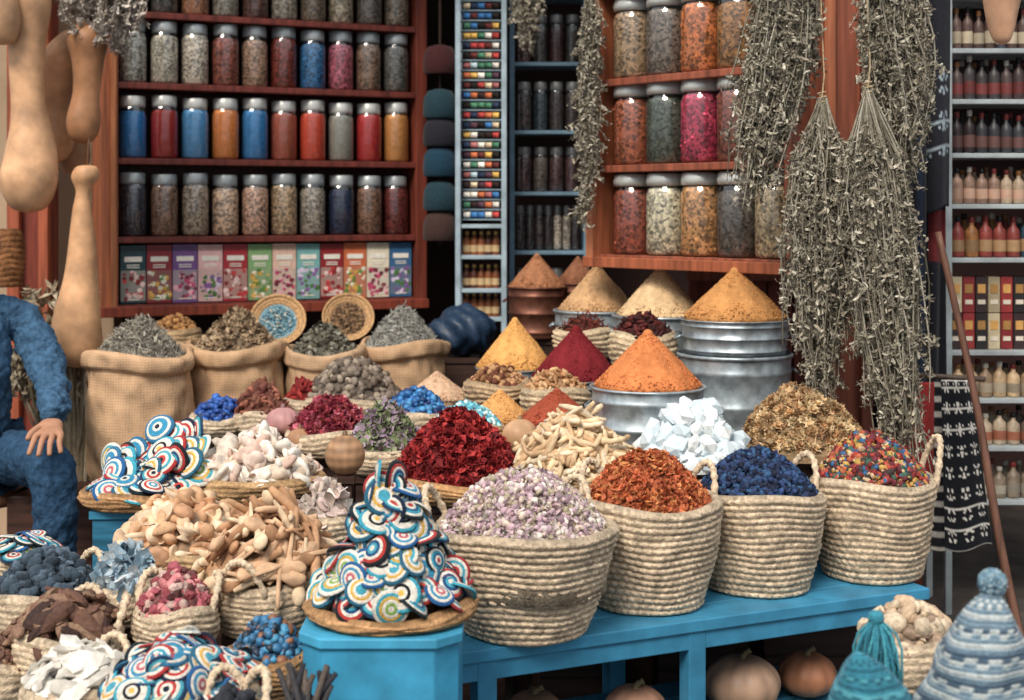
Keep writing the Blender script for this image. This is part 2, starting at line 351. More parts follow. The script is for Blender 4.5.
# right cabinet
Q0=W(590,0,4.85);Q1=W(800,0,4.2);Q0[2]=Q1[2]=0
u2,v2,L2,R2=frame(Q0,Q1)
def cab2(a,b,c): return Q0+u2*a+v2*b+np.array([0,0,c])
mb=MB(); z0,z1=1.165,2.45; zc=(z0+z1)/2; dep=.2
mb.box(cab2(.02,dep/2,zc),(.04,dep,z1-z0),C('#ad6038'),R2)
mb.box(cab2(L2-.03,dep/2,zc),(.06,dep,z1-z0),C('#9a4e30'),R2)
mb.box(cab2(L2/2,dep+.01,zc),(L2,.02,z1-z0),C('#5e2a1e'),R2)
sh2=[1.2,1.5,1.79,2.09,2.4]
for s in sh2: mb.box(cab2(L2/2,dep/2,s-.012),(L2-.08,dep-.004,.024),C('#8f4a30'),R2)
mb.box(cab2(L2/2,-.012,1.175),(L2+.02,.03,.035),C('#a4552f'),R2)
mb.box(cab2(.02,-.012,zc),(.035,.025,z1-z0),C('#b56a40'),R2)
mb.build('spice_cabinet',M_wood,False,.003)
rr=[(1.2,['#a8543c','#d8ccae','#cf985c','#6a6058','#c4ac84']),(1.5,['#b8653f','#5c6456','#c43a5c','#94503c','#8c7a64']),(1.79,['#b89874','#8a7a6c','#d47c3a','#b07c44','#9e6c4c']),(2.09,['#9a7a60','#6c6158','#ac5a3c','#9a8a70','#7a5a48'])]
for z,cs in rr:
    mb=MB()
    for i,c in enumerate(cs):
        p=cab2(.05+(L2-.12)*(i+.5)/5,.085,z)
        jar(mb,p[0],p[1],z+.001,.073,.27,C(c)*1.15,C('#c4c8c4'),True,rng.uniform(.9,.98),glasslid=True)
        m=110; a=rng.uniform(0,2*pi,m); hz=rng.uniform(.02,.205,m)
        mb.batch([PET,STK[0],NUGS[0],FLW,PET][i],np.stack([p[0]+.062*np.cos(a),p[1]+.062*np.sin(a),z+hz],1),rrot(m)*rng.uniform(.007,.013,m)[:,None,None],pick([c],m,.5)*1.2,2)
    mb.build('spice_jars',JM)
# ---------------------------------------------------------------- post, plank wall right
mb=MB()
x0=W(822,0,4.3)[0];x1=W(872,0,4.3)[0]
mb.box(((x0+x1)/2,4.35,1.4),(x1-x0,.09,2.8),C('#87452d'))
mb.box((x0+.02,4.29,1.4),(.035,.03,2.8),C('#a05a36'))
mb.box((x1-.02,4.29,1.4),(.035,.03,2.8),C('#6d3322'))
mb.build('door_post',M_wood,False,.004)
mb=MB()
xa=W(690,0,4.9)[0]
for i in range(9):
    mb.box((xa+.09*i+.045,4.95+.004*(i%2),.75),(.086,.05,1.5),C('#6e3226')*rng.uniform(.8,1.15))
for zz in(.5,1.15): mb.box((xa+.4,4.91,zz),(.82,.03,.09),C('#7e3f2b'))
mb.build('plank_partition',M_wood,False,.003)
# ---------------------------------------------------------------- racks in doorway
def rack(name,px0,px1,D,shelves,ztop,col,depth=.2):
    x0=W(px0,0,D)[0];x1=W(px1,0,D)[0]; mb=MB(); c=C(col); w=.022
    for x in(x0,x1):
        for y in(D,D+depth): mb.box((x,y,ztop/2),(w,w,ztop),c)
    for s in shelves: mb.box(((x0+x1)/2,D+depth/2,s-.008),(x1-x0,depth,.016),c)
    mb.build(name,M_blue,False,.002); return x0,x1
x0,x1=rack('thread_rack',458,504,5.95,[.9,1.02,1.16,1.29],2.6,'#9fb4c0')
mb=MB()
SP=lathe([(.001,-1),(.9,-1),(.9,-.85),(.75,-.8),(.75,.8),(.9,.85),(.9,1),(.001,1)],10)
Rx=np.array([[0,0,1.],[0,1,0],[-1,0,0]])
cols=['#c5423f','#e6b44c','#3d7fbf','#f4eddf','#4d8a6a','#5a3b4b','#d4703f','#2f3f5a','#6c3330','#bfd9e4','#b46a6a','#f4eddf','#d8c4a0','#2a2624','#3a2a28']
zz=1.33
mbS=MB()
while zz<2.5:
    for i in range(5):
        mb.add(SP,(x0+.02+(x1-x0-.04)*(i+.5)/5,6.0+rng.uniform(0,.01),zz),Rx,(.0155,.0155,(x1-x0-.04)/11.5),pick(cols,1)[0]*1.2)
    mbS.box(((x0+x1)/2,6.03,zz-.02),(x1-x0,.06,.005),C('#8fa7b5'))
    zz+=.042
mb.build('thread_spools',M_yarn)
mbS.build('spool_dowels',M_blue,False)
def bottleT(r,h,neck=.35):
    return lathe([(r*.1,0),(r*.95,0),(r,h*.04),(r,h*.55),(r*.9,h*.66),(r*neck,h*.78),(r*neck,h*.88)],14)
def bottle(mb,x,y,z,r,h,col,lab,cap):
    mb.add(bottleT(r,h),(x,y,z),col=col)
    mb.add(lathe([(r*1.02,h*.14),(r*1.03,h*.16),(r*1.03,h*.4),(r*1.02,h*.42)],14),(x,y,z),col=lab,mi=1)
    mb.add(lathe([(r*.42,h*.86),(r*.45,h*.87),(r*.45,h*.98),(r*.38,h),(.001,h)],12),(x,y,z),col=cap,mi=1)
mb=MB()
for z in(.9,1.02,1.16): 
    for i in range(5): bottle(mb,x0+.02+(x1-x0-.04)*(i+.5)/5,6.02,z,.017,.1,pick(['#8a4a20','#b06a2c','#5a2a1a'],1)[0],C('#c8a978'),C('#c7a04a'))
mb.build('oil_bottles',[M_stone,M_print])
x0,x1=rack('storage_rack',512,586,6.25,[.85,1.17,1.43,1.7,2.0,2.3],2.6,'#7193a8')
mb=MB()
for z,hh,n,cs in [(.85,.24,4,['#7a3a30','#5a3a30']),(1.17,.2,7,['#9a7a60','#6a5a58','#b8a898','#4a3f40']),(1.43,.2,4,['#6a4a48','#7a6a60']),(1.7,.22,4,['#5a4a48','#4a5a60']),(2.0,.22,4,['#5a5048','#6a3a38'])]:
    for i in range(n):
        jar(mb,x0+.02+(x1-x0-.04)*(i+.5)/n,6.35,z+.001,(x1-x0)/n*.4,hh,pick(cs,1)[0]*1.4,C('#8a8a88'),True)
mb.build('stored_jars',JM)
mb=MB()
CAPT=lathe([(.9,-.1),(1,0),(1,.35),(.94,.7),(.7,.95),(.3,1.02),(.001,1.04)],28,wob=lambda a,z:1+.02*np.sin(14*a))
for py,c in [(60,'#4a2426'),(104,'#23424e'),(132,'#2a2a34'),(162,'#1c4258'),(196,'#23424e'),(226,'#4a3430')]:
    x,y,z=W(440,py,6.0); mb.add(CAPT,(x,y,z-.05),None,(S(17,6),.07,.11),C(c)*.8)
x=W(440,0,6.0)[0]; mb.add(tube([(x,6.0,1.2),(x,6.0,2.8)],.006,6),col=C('#3a2a24'))
mb.build('hanging_caps',M_cloth)
mb=MB()
x,y,z=W(462,332,5.6); g=ico(4,.0); V=g.V
n_=np.sin(V[:,0]*7+V[:,2]*5)*.08+np.sin(V[:,1]*11+V[:,0]*9)*.06+np.abs(np.sin(V[:,2]*13+V[:,0]*6))*.07
g.V=V*(1+n_)[:,None]; g.V[:,2]+=np.exp(-((V[:,0])**2+(V[:,1])**2)*9)*np.clip(V[:,2],0,1)*.35
mb.add(g,(x,y,z),None,(.12,.1,.085),C('#1d3550')); mb.build('plastic_bag',M_stone); SUP.append((x,y,.08,z-.095))
# ---------------------------------------------------------------- right rack with bottles
DR=4.75
x0,x1=rack('bottle_rack',948,1075,DR,[.38,.56,.72,.88,1.19,1.37,1.54,1.72,1.89,2.07,2.25],2.5,'#a9b4b8',.22)
mb=MB()
for z,h,n,cs,lb in [(2.07,.15,10,['#7a5a48','#42424a'],'#b8924a'),(1.89,.15,10,['#5a4540','#40404a'],'#b9aa90'),(1.72,.15,9,['#3e3a3c','#4a3c3c'],'#7a3a38'),(1.54,.15,9,['#342a2c','#35363c'],'#6a4a46'),(1.37,.13,9,['#b09a80','#9a7a68'],'#c8a088'),(1.19,.15,8,['#8a3a34','#304a5a','#a06a34'],'#b08a60'),(.72,.12,8,['#c0a27a','#9a8064'],'#b8a890'),(.56,.12,8,['#b8a48a','#6a5a50'],'#a8644a'),(.38,.12,8,['#8a7a68'],'#a8a090')]:
    for i in range(n):
        for yy in(DR+.05,DR+.13):
            bottle(mb,x0+.025+(x1-x0-.05)*(i+.5)/n,yy,z+.001,(x1-x0)/n*.42,h*rng.uniform(.85,1),pick(cs,1)[0],C(lb)*rng.uniform(.6,1.1),pick(['#1a1a1a','#b9b4a8','#8a5a2a','#7a2a28'],1)[0])
mb.build('glass_bottles',[M_stone,M_print])
mb=MB()
bc=['#3a2a2c','#9a2c2c','#2a2628','#c9b894','#8a2428','#3a2a2c','#a89878','#9a2c2c','#2a2628']
for i in range(9):
    w=(x1-x0-.04)/9
    for lv in range(2):
        c=C(bc[(i+lv*3)%9]); hh=.12; p=np.array([x0+.02+w*(i+.5),DR+.08,.88+.062+lv*.123])
        mb.box(p,(w*.9,.07,hh),c); mb.box(p+np.array([0,-.036,.02]),(w*.6,.002,.03),C('#d9a04a')*(.6+.4*((i+lv)%2))); mb.box(p+np.array([0,-.036,-.025]),(w*.6,.002,.015),C('#e0d4c0'))
mb.build('packaged_boxes',M_print,False)
# ---------------------------------------------------------------- textiles on right
def cloth(name,xa,xb,ya,yb,D,patt,amp=.02,nf=3,skew=0,taper=0,Dbot=None):
    m,n=90,50; G=np.zeros((m,n,3)); Cc=np.zeros((m,n,3)); ph=rng.uniform(0,6)
    Db=Dbot or D
    for i in range(m):
        t=i/(m-1)
        for j in range(n):
            s=j/(n-1); dd=D+(Db-D)*t
            p=W(xa+(xb-xa)*s+skew*t+taper*t*(s-.5),ya+(yb-ya)*t+4*math.sin(s*5+ph)*t,D); p[1]=dd+amp*math.sin(2*pi*nf*s+ph+t)*(.4+.6*t)
            G[i,j]=p; Cc[i,j]=patt(s,t)
    mb=MB(); mb.add(grid(G,False,Cc)); return mb.build(name,M_cloth,True,solid=.004)
BK=C('#24262e');WH=C('#ccc9c2');NV=C('#28344a');RD=C('#b0302f')
def zig(base,fg,nu=3,nv=14):
    def f(s,t):
        a=(s*nu)%1; b=(t*nv)%1
        if int(t*nv)%3==2: return base
        d=abs(a-.5)+abs(b-.5)
        return fg if (.22<d<.36 or d<.1 or b<.08) else base
    return f
def stripes(cols,n):
    return lambda s,t: cols[int(s*n)%len(cols)]
cloth('hanging_shawl',896,925,-30,405,4.3,stripes([BK,BK,NV,BK],8),nf=2)
def topz(s,t): return zig(BK,C('#9fb0bc'),2,20)(s,t) if .42<t<.8 and s>.3 else BK
cloth('hanging_shawl',918,950,-40,210,4.36,topz,nf=1)
cloth('hanging_shawl',912,946,190,400,4.42,lambda s,t: C('#7a2a2c') if (.1<t<.34 and s>.5) else BK,nf=2)
cloth('red_scarf',904,944,382,548,4.2,lambda s,t: RD if (t<.6 and s<.75) else (C('#8a1c20') if s<.3 else (WH if int(t*34)%3==0 else BK)),nf=2,amp=.015)
cloth('patterned_rug',941,970,380,548,4.1,zig(C('#15181f'),WH,3,24),nf=1,amp=.01,skew=14,taper=18)
cloth('hanging_shawl',872,900,330,470,4.45,stripes([BK,C('#3a3438')],6),nf=1)
mb=MB(); a=W(872,0,4.36);b=W(1000,0,4.36); mb.add(tube([(a[0],4.36,2.25),(b[0],4.36,2.25)],.012,10),col=C('#5a4a40'))
zb_=W(0,378,4.15)[2]; mb.add(tube([(a[0]-.02,4.3,zb_),(W(985,0,4.12)[0],4.12,zb_)],.008,10),col=C('#5a4a40')); mb.build('textile_rail',M_wood)
mb=MB(); a=W(938,232,3.95); b=W(1012,590,3.8); b2=a+(b-a)*((a[2])/(a[2]-b[2]))
pts=smoothpath([a,a*.66+b2*.34+np.array([.008,0,0]),a*.33+b2*.67-np.array([.006,0,0]),b2],20)
mb.add(tube(pts,np.linspace(.009,.013,20),10),col=C('#6e4a3a')); mb.build('walking_stick',M_wood)
# ---------------------------------------------------------------- hanging herbs (loose dried branches)
def herb(name,px,py,lenp,wp,D,lean=0,n=110,cols=('#a39c8a','#8b8370','#b5ae9c','#6f6858','#958b78'),leaf=.0095,stem=.14):
    mb=MB(); o=W(px,py,D); Lh=S(lenp,D); w=S(wp/2,D); locs=[]
    for k in range(n):
        l=Lh*rng.uniform(.5,1.06); ang=rng.uniform(0,2*pi); q=math.sqrt(rng.uniform(0.02,1))*rng.uniform(.75,1.15); pts=[]
        ph=rng.uniform(0,6,2); wa=rng.uniform(.004,.012)
        drift=rng.normal(size=2)*w*.26
        for t in np.linspace(0,1,10):
            T_=t*l/Lh
            if T_<stem: e=w*q*.6*(T_/stem)**1.2
            else:
                s_=(T_-stem)/(1-stem); e=w*q*(.6+.5*math.sin(pi*min(1,s_*1.1+.05))**.8-.3*s_)
            pts.append(o+np.array([e*math.cos(ang)+S(lean,D)*T_**1.2+drift[0]*t*t+wa*math.sin(ph[0]+9*t),e*math.sin(ang)*.7+drift[1]*t*t+wa*math.sin(ph[1]+8*t),-T_*Lh]))
        pts=np.array(pts); cc=pick(cols,1)[0]; mb.add(tube(pts,[.002]*9+[.0007],4,False),col=cc*.8)
        for b in range(7):
            i=rng.integers(2,9); e=pts[i]; d=np.array([rng.normal()*.022,rng.normal()*.018,-rng.uniform(.02,.055)])
            tw=np.array([e,e+d*.5+rng.normal(size=3)*.003,e+d]); mb.add(tube(tw,[.0013,.001,.0005],3,False),col=cc*.9)
            f=rng.uniform(0,1,8)[:,None]; locs.append(tw[0]*(1-f)+tw[2]*f+rng.normal(size=(8,3))*.004)
        m=int(28*l/Lh)+4; i=rng.uniform(1.5,8.99,m); ii=i.astype(int); f=(i-ii)[:,None]
        locs.append(pts[ii]*(1-f)+pts[ii+1]*f+rng.normal(size=(m,3))*.005)
    locs=np.concatenate(locs); m=len(locs)
    mb.batch(PET,locs,rrot(m)*(leaf*rng.uniform(.4,1.35,m))[:,None,None]*np.array([.6,1,1]),pick(cols,m,.35))
    mb.add(tube([o+np.array([.012*math.cos(a),.012*math.sin(a),-.02+.002*a]) for a in np.linspace(0,18,60)],.002,5),col=C('#b9a27c'))
    mb.add(tube([o,o+np.array([.006,0,.06]),o+np.array([0,.02,.3])],.002,5),col=C('#b9a27c'))
    mb.build(name,M_dry,False)
herb('dried_herb_bundle',795,-60,256,64,3.95,lean=-44,n=160)
herb('dried_herb_bundle',822,98,298,66,3.9,lean=-2,n=175)
herb('dried_herb_bundle',888,-70,240,68,3.85,lean=14,n=150)
herb('dried_herb_bundle',868,88,368,76,3.8,lean=34,n=205)
herb('dried_herb_bundle',590,-20,180,22,4.75,lean=-4,n=28)
herb('dried_herb_bundle',592,80,150,16,4.75,lean=-8,n=24)
herb('dried_herb_bundle',524,-40,90,30,5.6,lean=2,n=30)
herb('dried_grass_bundle',104,-60,112,90,5.1,n=70,cols=('#c9beb0','#b3a79a','#9a8f84'),leaf=.012)
# ---------------------------------------------------------------- gourds
def gourd(name,px,ytop,ybot,D,prof,col,lean=0,hang=True):
    z1=W(px,ytop,D)[2]; z0=W(px,ybot,D)[2]; h=z1-z0; x=W(px,0,D)[0]
    mb=MB(); P=smoothpath([(r_,z_,0) for r_,z_ in prof],44)
    ph=rng.uniform(0,6)
    t=lathe([(max(S(p[0],D),.0005),p[1]*h) for p in P],32,wob=lambda a,z:1+.035*np.sin(2*a+ph+z*8)+.015*np.sin(3*a+z*25))
    t.V[:,0]+=S(lean,D)*(t.V[:,2]/h)**2+.006*np.sin(t.V[:,2]*14+ph)
    t.C=t.C*(1+.14*np.sin(t.V[:,2:3]*19+ph)+.06*np.sin(t.V[:,0:1]*40+t.V[:,2:3]*31))
    mb.add(t,(x,D,z0),col=C(col))
    if hang: mb.add(tube([(x+S(lean,D),D,z1-.01),(x+S(lean,D),D+.02,z1+.08),(x+S(lean,D),D+.1,2.6)],.004,6),col=C('#6a4a30'))
    mb.build(name,M_gourd)
gourd('bottle_gourd',30,-80,213,5.0,[(0,0),(18,.02),(28,.1),(25,.2),(16,.38),(19,.6),(24,.75),(12,.95),(0,1)],'#cf9d70',lean=-8)
gourd('bottle_gourd',48,30,163,5.2,[(0,0),(16,.03),(23,.17),(17,.38),(20,.6),(22,.8),(10,.97),(0,1)],'#c08c60',lean=22)
gourd('bottle_gourd',84,20,144,5.1,[(0,0),(12,.04),(17,.18),(13,.4),(15,.65),(19,.85),(8,.98),(0,1)],'#a8744a',lean=6)
gourd('bottle_gourd',78,165,368,5.05,[(0,0),(15,.02),(25,.1),(24,.25),(17,.45),(13,.62),(9,.78),(7,.87),(13,.94),(10,.99),(0,1)],'#d09c6c',lean=9)
gourd('bottle_gourd',75,105,175,5.3,[(0,0),(12,.06),(17,.3),(12,.7),(5,.95),(0,1)],'#a07048',lean=2)
gourd('bottle_gourd',2,-70,45,4.9,[(0,0),(14,.04),(20,.25),(12,.6),(8,.95),(0,1)],'#b98c64')
gourd('bottle_gourd',1004,-60,45,3.2,[(0,0),(9,.06),(16,.3),(20,.6),(12,.95),(0,1)],'#d6a27c')
basket('wicker_basket',4,232,5.2,34,.2,.9,10,sup=False,seg=60,col='#a06a3c')
mb=MB()
for k in range(150):
    b=W(74+rng.uniform(-14,14),520,4.95); t=W(60+rng.uniform(-44,28),rng.uniform(300,400),5.15)
    mb.add(tube(smoothpath([b,(b+t)/2+np.array([rng.normal()*.02,0,0]),t],6),[.006,.006,.005,.004,.003,.001],4),col=pick(['#9a8b74','#837458','#b3a68e','#6c6050'],1)[0])
for k in range(70):
    t=W(58+rng.uniform(-45,28),rng.uniform(290,390),5.12)
    mb.batch(LEAF,t+rng.normal(size=(14,3))*.02,rrot(14)*.03,pick(['#a6987e','#8b7c64','#c0b49c'],14))
mb.build('dried_palm_sheaf',M_dry,False); SUP.append((W(74,0,4.95)[0],4.95,.1,W(72,520,4.95)[2]))
# ---------------------------------------------------------------- sacks
def sack(name,px,pyr,D,wpx,zb,apex,cols,tm,n,size,col='#a98a68'):
    x,y,z=W(px,pyr,D); r=S(wpx/2,D); h=z-zb; ph=rng.uniform(0,6,3)
    P=[(.01,0),(.7,0),(.9,.03),(1.0,.15),(1.03,.4),(.99,.7),(.95,.84),(.97,.87),(1.05,.9),(1.07,.95),(1.05,.99),(.98,1.01),(.93,1.0),(.9,.9),(.88,.8)]
    P=smoothpath([(a,b,0) for a,b in P],96)
    def wb(a,zz):
        fold=.016*np.abs(np.sin(9*a+ph[2]+zz*14))+.014*np.abs(np.sin(6*a-zz*22+ph[0]))**2+.013*np.sin(zz*70+2*np.sin(3*a+ph[1]))*np.sin(2*a+ph[0])
        return 1+.03*np.sin(3*a+ph[0]+zz*9)+.018*np.sin(7*a+ph[1]-zz*20)+fold*1.4+.006*np.sin(23*a+zz*60)
    t=lathe([(max(p[0],.003)*r,p[1]*h) for p in P],128,wob=wb)
    t.V[:,2]+= .014*np.sin(2*np.arctan2(t.V[:,1],t.V[:,0])+ph[1])*(t.V[:,2]/h)
    mb=MB(); mb.add(t,(x,y,zb),col=C(col))
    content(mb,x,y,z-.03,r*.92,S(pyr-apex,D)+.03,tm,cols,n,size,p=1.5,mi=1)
    mb.build(name,[M_sack,M_dry])
sack('burlap_sack',140,352,4.9,100,.40,320,['#a09888','#857f74','#b8b0a0','#6a645a'],[LEAF]+STK,1700,.015,'#c09a74')
sack('burlap_sack',237,345,5.1,92,.40,311,['#a08668','#b59a78','#7d684f'],[PET,LEAF],1700,.012,'#b38f6a')
sack('burlap_sack',325,350,5.15,76,.42,326,['#7a766a','#95907f','#65604f'],[LEAF,PET],1300,.012,'#b59370')
sack('burlap_sack',403,342,5.3,82,.42,309,['#9f9d96','#7c7a74','#b8b6ac'],[LEAF]+STK,1500,.014,'#b5916c')
mb=MB()
mb.box((-.98,5.1,.2),(1.4,.75,.4),C('#4a2f26')); mb.box((-.42,5.25,.21),(.5,.45,.42),C('#4a2f26')); mb.build('sack_platform',M_woodH,False,.005)
def plate(name,px,py,D,rp,fillcol):
    x,y,z=W(px,py,D); r=S(rp,D); mb=MB()
    N=np.array([[0.15,-1,.55]]); R_=align(N,np.array([[0,0,1.]]))[0]
    prof=[];cc=[]
    for i in range(40):
        t=i/39; prof.append((max(r*t,.001),.03*t**3+.004*abs(math.sin(t*28)))); cc.append(C('#c79a66')*(1 if int(t*14)%2 else .75) if t>.68 else C(fillcol)*(.85+.3*(i%2)))
    mb.add(lathe(prof,48,cc),(x,y,z),R_)
    m=160; a=rng.uniform(0,2*pi,m); q=r*.62*np.sqrt(rng.uniform(0,1,m)); P_=np.stack([q*np.cos(a),q*np.sin(a),np.full(m,.012)],1)@R_.T+np.array([x,y,z])
    mb.batch(LEAF if fillcol[1]=='6' else GRN[0],P_,rrot(m)*.011,pick([fillcol,'#d8d4c4','#6c98a8'] if fillcol[1]=='6' else ['#5a4430','#8a6a48'],m))
    mb.build(name,M_straw,solid=.003)
plate('wicker_plate',278,323,5.35,28,'#6f9aaa')
plate('wicker_plate',348,320,5.5,26,'#7a6048')
basket('wicker_basket',175,330,5.3,52,.1,.8,6,apex=318,tm=GRN,cols=['#a8763f','#8a5f30'],n=200,size=.012,seg=60,sup=True,col='#c8a678')
# ---------------------------------------------------------------- buckets & cones
def bucketT(r,h,rb=.93):
    p=[(.01,0),(r*rb,0),(r*rb,.008)]
    for t,rad in [(.1,0),(.12,.004),(.14,0),(.45,0),(.47,.004),(.5,.004),(.52,0),(.8,0),(.82,.004),(.84,0),(.95,0)]:
        p.append((r*(rb+(1-rb)*t)+rad,h*t))
    p+=[(r,h*.96),(r+.006,h*.965),(r+.007,h*.99),(r+.002,h),(r-.003,h*.98),(r-.004,h*.8),(.01,h*.8)]
    return lathe(p,56,wob=lambda a,z:1+.006*np.sin(3*a+z*20)+.004*np.sin(7*a))
def bucket(name,px,pyr,D,wpx,h,sup=True,col='#a9b6bd'):
    x,y,z=W(px,pyr,D); r=S(wpx/2,D); mb=MB(); mb.add(bucketT(r,h),(x,y,z-h),col=C(col))
    for sx in(-1,1): mb.add(tube([(x+sx*(r+.004),y-.03,z-.05),(x+sx*(r+.018),y-.02,z-.06),(x+sx*(r+.018),y+.02,z-.06),(x+sx*(r+.004),y+.03,z-.05)],.004,6),col=C(col))
    mb.build(name,M_metal)
    if sup: SUP.append((x,y,r*.9,z-h))
def cone(name,px,py,D,hw,apex,col):
    x,y,z=W(px,py,D); r=S(hw,D); h=S(py-apex,D); ph=rng.uniform(0,6)
    prof=[]
    for t in np.linspace(0,1,48):
        rr=1-t; zz=h*(t**1.0)
        if t>.9: rr=math.sqrt(max(0,1-((t-.9)/.1)**2))*.1
        prof.append((max(r*rr*(1+.09*math.sin(pi*t)),.0005),zz))
    prof=[(r*.98,-.03),(r*1.0,-.004)]+prof
    t=lathe(prof,84,wob=lambda a,zz:1+.018*np.sin(5*a+ph+zz*40)+.013*np.sin(11*a-zz*60)+.01*np.sin(19*a+zz*130+ph)+.007*np.sin(31*a-zz*220))
    t.C=t.C*(1+.07*np.sin(t.V[:,2:3]*55+ph)+.06*np.sin(np.arctan2(t.V[:,1:2],t.V[:,0:1])*9+t.V[:,2:3]*30))
    mb=MB(); mb.add(t,(x,y,z),col=C(col))
    m=2000; a=rng.uniform(0,2*pi,m); q=rng.uniform(0,.95,m)**1.3
    mb.batch(GRN[0],np.stack([x+r*(1-q)*1.05*np.cos(a),y+r*(1-q)*1.05*np.sin(a),z+h*q],1),rrot(m)*rng.uniform(.001,.004,m)[:,None,None],pick([col],m,.3))
    mb.build(name,M_pow)
bucket('galvanised_bucket',597,309,5.0,84,.28); cone('spice_cone',597,309,5.0,37,263,'#c99d6c')
bucket('galvanised_bucket',660,314,4.72,92,.25); cone('spice_cone',660,314,4.72,41,265,'#dcb988')
bucket('galvanised_bucket',735,352,4.35,112,.3); bucket('galvanised_bucket',735,318,4.35,108,.105,False); cone('spice_cone',735,316,4.35,49,267,'#c78a48')
bucket('galvanised_bucket',648,385,4.08,112,.22); cone('spice_cone',648,384,4.08,51,329,'#d07a3c')
bucket('galvanised_bucket',515,367,4.85,76,.12,col='#8e9aa0'); cone('spice_cone',515,366,4.85,37,317,'#dba050')
bucket('galvanised_bucket',576,377,4.66,86,.14,col='#8e9aa0'); cone('spice_cone',576,376,4.66,42,325,'#7c2028')
bucket('galvanised_bucket',537,286,5.55,58,.2,col='#7a4a38'); cone('spice_cone',537,286,5.55,27,253,'#a8704a')
bucket('galvanised_bucket',578,282,5.6,44,.2,col='#7a4a38'); cone('spice_cone',578,282,5.6,20,256,'#8e5c40')
cone('spice_cone',437,397,4.72,32,371,'#cfa988'); x,y,z=W(437,397,4.72); SUP.append((x,y,.1,z-.03))
cone('spice_cone',500,418,4.22,30,389,'#d59a52'); x,y,z=W(500,418,4.22); SUP.append((x,y,.08,z-.03))
cone('spice_cone',557,420,4.1,38,388,'#a0482e'); x,y,z=W(557,420,4.1); SUP.append((x,y,.1,z-.03))
basket('coil_basket',584,330,4.76,56,.09,.85,6,apex=318,tm=STK,cols=['#7a3424','#4a2420'],n=150,size=.02,seg=72,col='#d6bd98',amp=.009)
basket('coil_basket',643,334,4.42,62,.1,.85,6,apex=318,tm=POD,cols=['#5a1f1c','#3a1a1a'],n=200,size=.018,seg=72,col='#d6bd98',amp=.009)
basket('coil_basket',497,382,4.5,66,.075,.8,5,apex=368,tm=NUGS,cols=['#b98a5c','#8a6038','#6a3a28'],n=200,size=.011,seg=72,col='#cfae85',amp=.009)
basket('coil_basket',556,388,4.36,66,.085,.85,5,apex=372,tm=POD,cols=['#c9a070','#a9784a'],n=200,size=.014,seg=72,col='#d6bd98',amp=.009)
# ---------------------------------------------------------------- front big palm baskets on bench
def big(name,px,pyr,D,wpx,zb,apex,tm,cols,n,size,rbf,mats=None,hang=(),rows=16,hh=.07,p=2,**k):
    x,y,z=W(px,pyr,D); h=z-zb
    return basket(name,px,pyr,D,wpx,h,rbf,rows,handles=hang,apex=apex,tm=tm,cols=cols,n=n,size=size,seg=176,mats=mats,hh=hh,sup=False,p=p,amp=.009,bul=.005,pw=.9,**k)
ZB=.42
big('palm_basket',524,524,3.16,184,ZB,474,[PET,FLW,NUGS[0]],['#b99aa4','#cdbcba','#977c86','#dcd2c6','#a4987c','#ae949e','#c9b4a4'],3400,.008,.64,hang=(2.85,1.0),hout=.03)
big('palm_basket',648,499,3.37,140,ZB,456,[PET,FLW],['#c9683a','#d68a48','#a8522c','#ba6030'],2400,.010,.72,hang=(2.4,.55),hout=.02)
big('palm_basket',757,489,3.52,130,ZB,453,[PET,NUGS[1]],['#22304f','#2c4270','#1a2238','#2c5078'],2600,.0085,.74,hang=(1.9,.6),hout=.02)
big('palm_basket',872,477,3.64,124,ZB,438,[GRN[0],PET,GRN[1],NUGS[0]],['#a8382c','#2f5f8a','#b9923c','#3c3432','#b45a3a','#6a2a34','#3a5a4a','#c8a880','#7a2420'],2400,.0095,.75,hang=(0.1,2.1),hh=.1,hout=.02)
# bench
A=np.array([-.14,2.975,0]);B=np.array([1.03,3.50,0])
ub,vb,Lb,Rb=frame(A.copy(),B.copy())
mb=MB(); bl=C('#2a86ae')
def bp(a,b,c): return A+ub*a+vb*b+np.array([0,0,c])
for i in range(4): mb.box(bp(Lb/2,.055+.112*i,.405),(Lb,.107,.028),bl*rng.uniform(.9,1.05),Rb)
mb.box(bp(Lb/2,.02,.372),(Lb-.04,.022,.045),bl*.9,Rb); mb.box(bp(Lb/2,.42,.372),(Lb-.04,.022,.045),bl*.9,Rb)
for a in(.1,.62,Lb-.1):
    for b in(.03,.41): mb.box(bp(a,b,.195),(.045,.045,.39),bl*.85,Rb)
    mb.box(bp(a,.22,.1),(.03,.38,.04),bl*.8,Rb)
mb.box(bp(Lb/2,.41,.24),(Lb-.2,.022,.04),bl*.85,Rb)
for i in range(3): mb.box(bp(Lb/2,.1+.12*i,.13),(Lb-.12,.1,.02),bl*.7,Rb)
mb.build('blue_bench',M_blue,False,.003)
def pumpkin(name,a,b,r,col,z=.14):
    X,Y,_=bp(a,b,0); mb=MB()
    P=[(r*math.sin(t),r*.78*(1-math.cos(t))) for t in np.linspace(.02,pi-.02,24)]
    P=[(q,c-.1*r*math.exp(-(q/(.3*r))**2)*(1 if c>r*.7 else -1)) for q,c in P]
    mb.add(lathe(P,72,wob=lambda a,z:1+.06*np.abs(np.cos(5*a))),(X,Y,z),col=C(col))
    mb.add(tube(smoothpath([(X,Y,z+1.4*r),(X+.005,Y,z+1.58*r),(X+.02,Y,z+1.7*r)],6),[.012,.009,.008,.007,.007,.009],8),col=C('#7a6a48'))
    mb.build(name,M_gourd)
pumpkin('pumpkin',.82,.13,.088,'#a08068'); pumpkin('pumpkin',.52,.12,.07,'#a87c62'); pumpkin('pumpkin',1.03,.16,.07,'#a86c48'); pumpkin('pumpkin',.3,.2,.065,'#8c6a54')
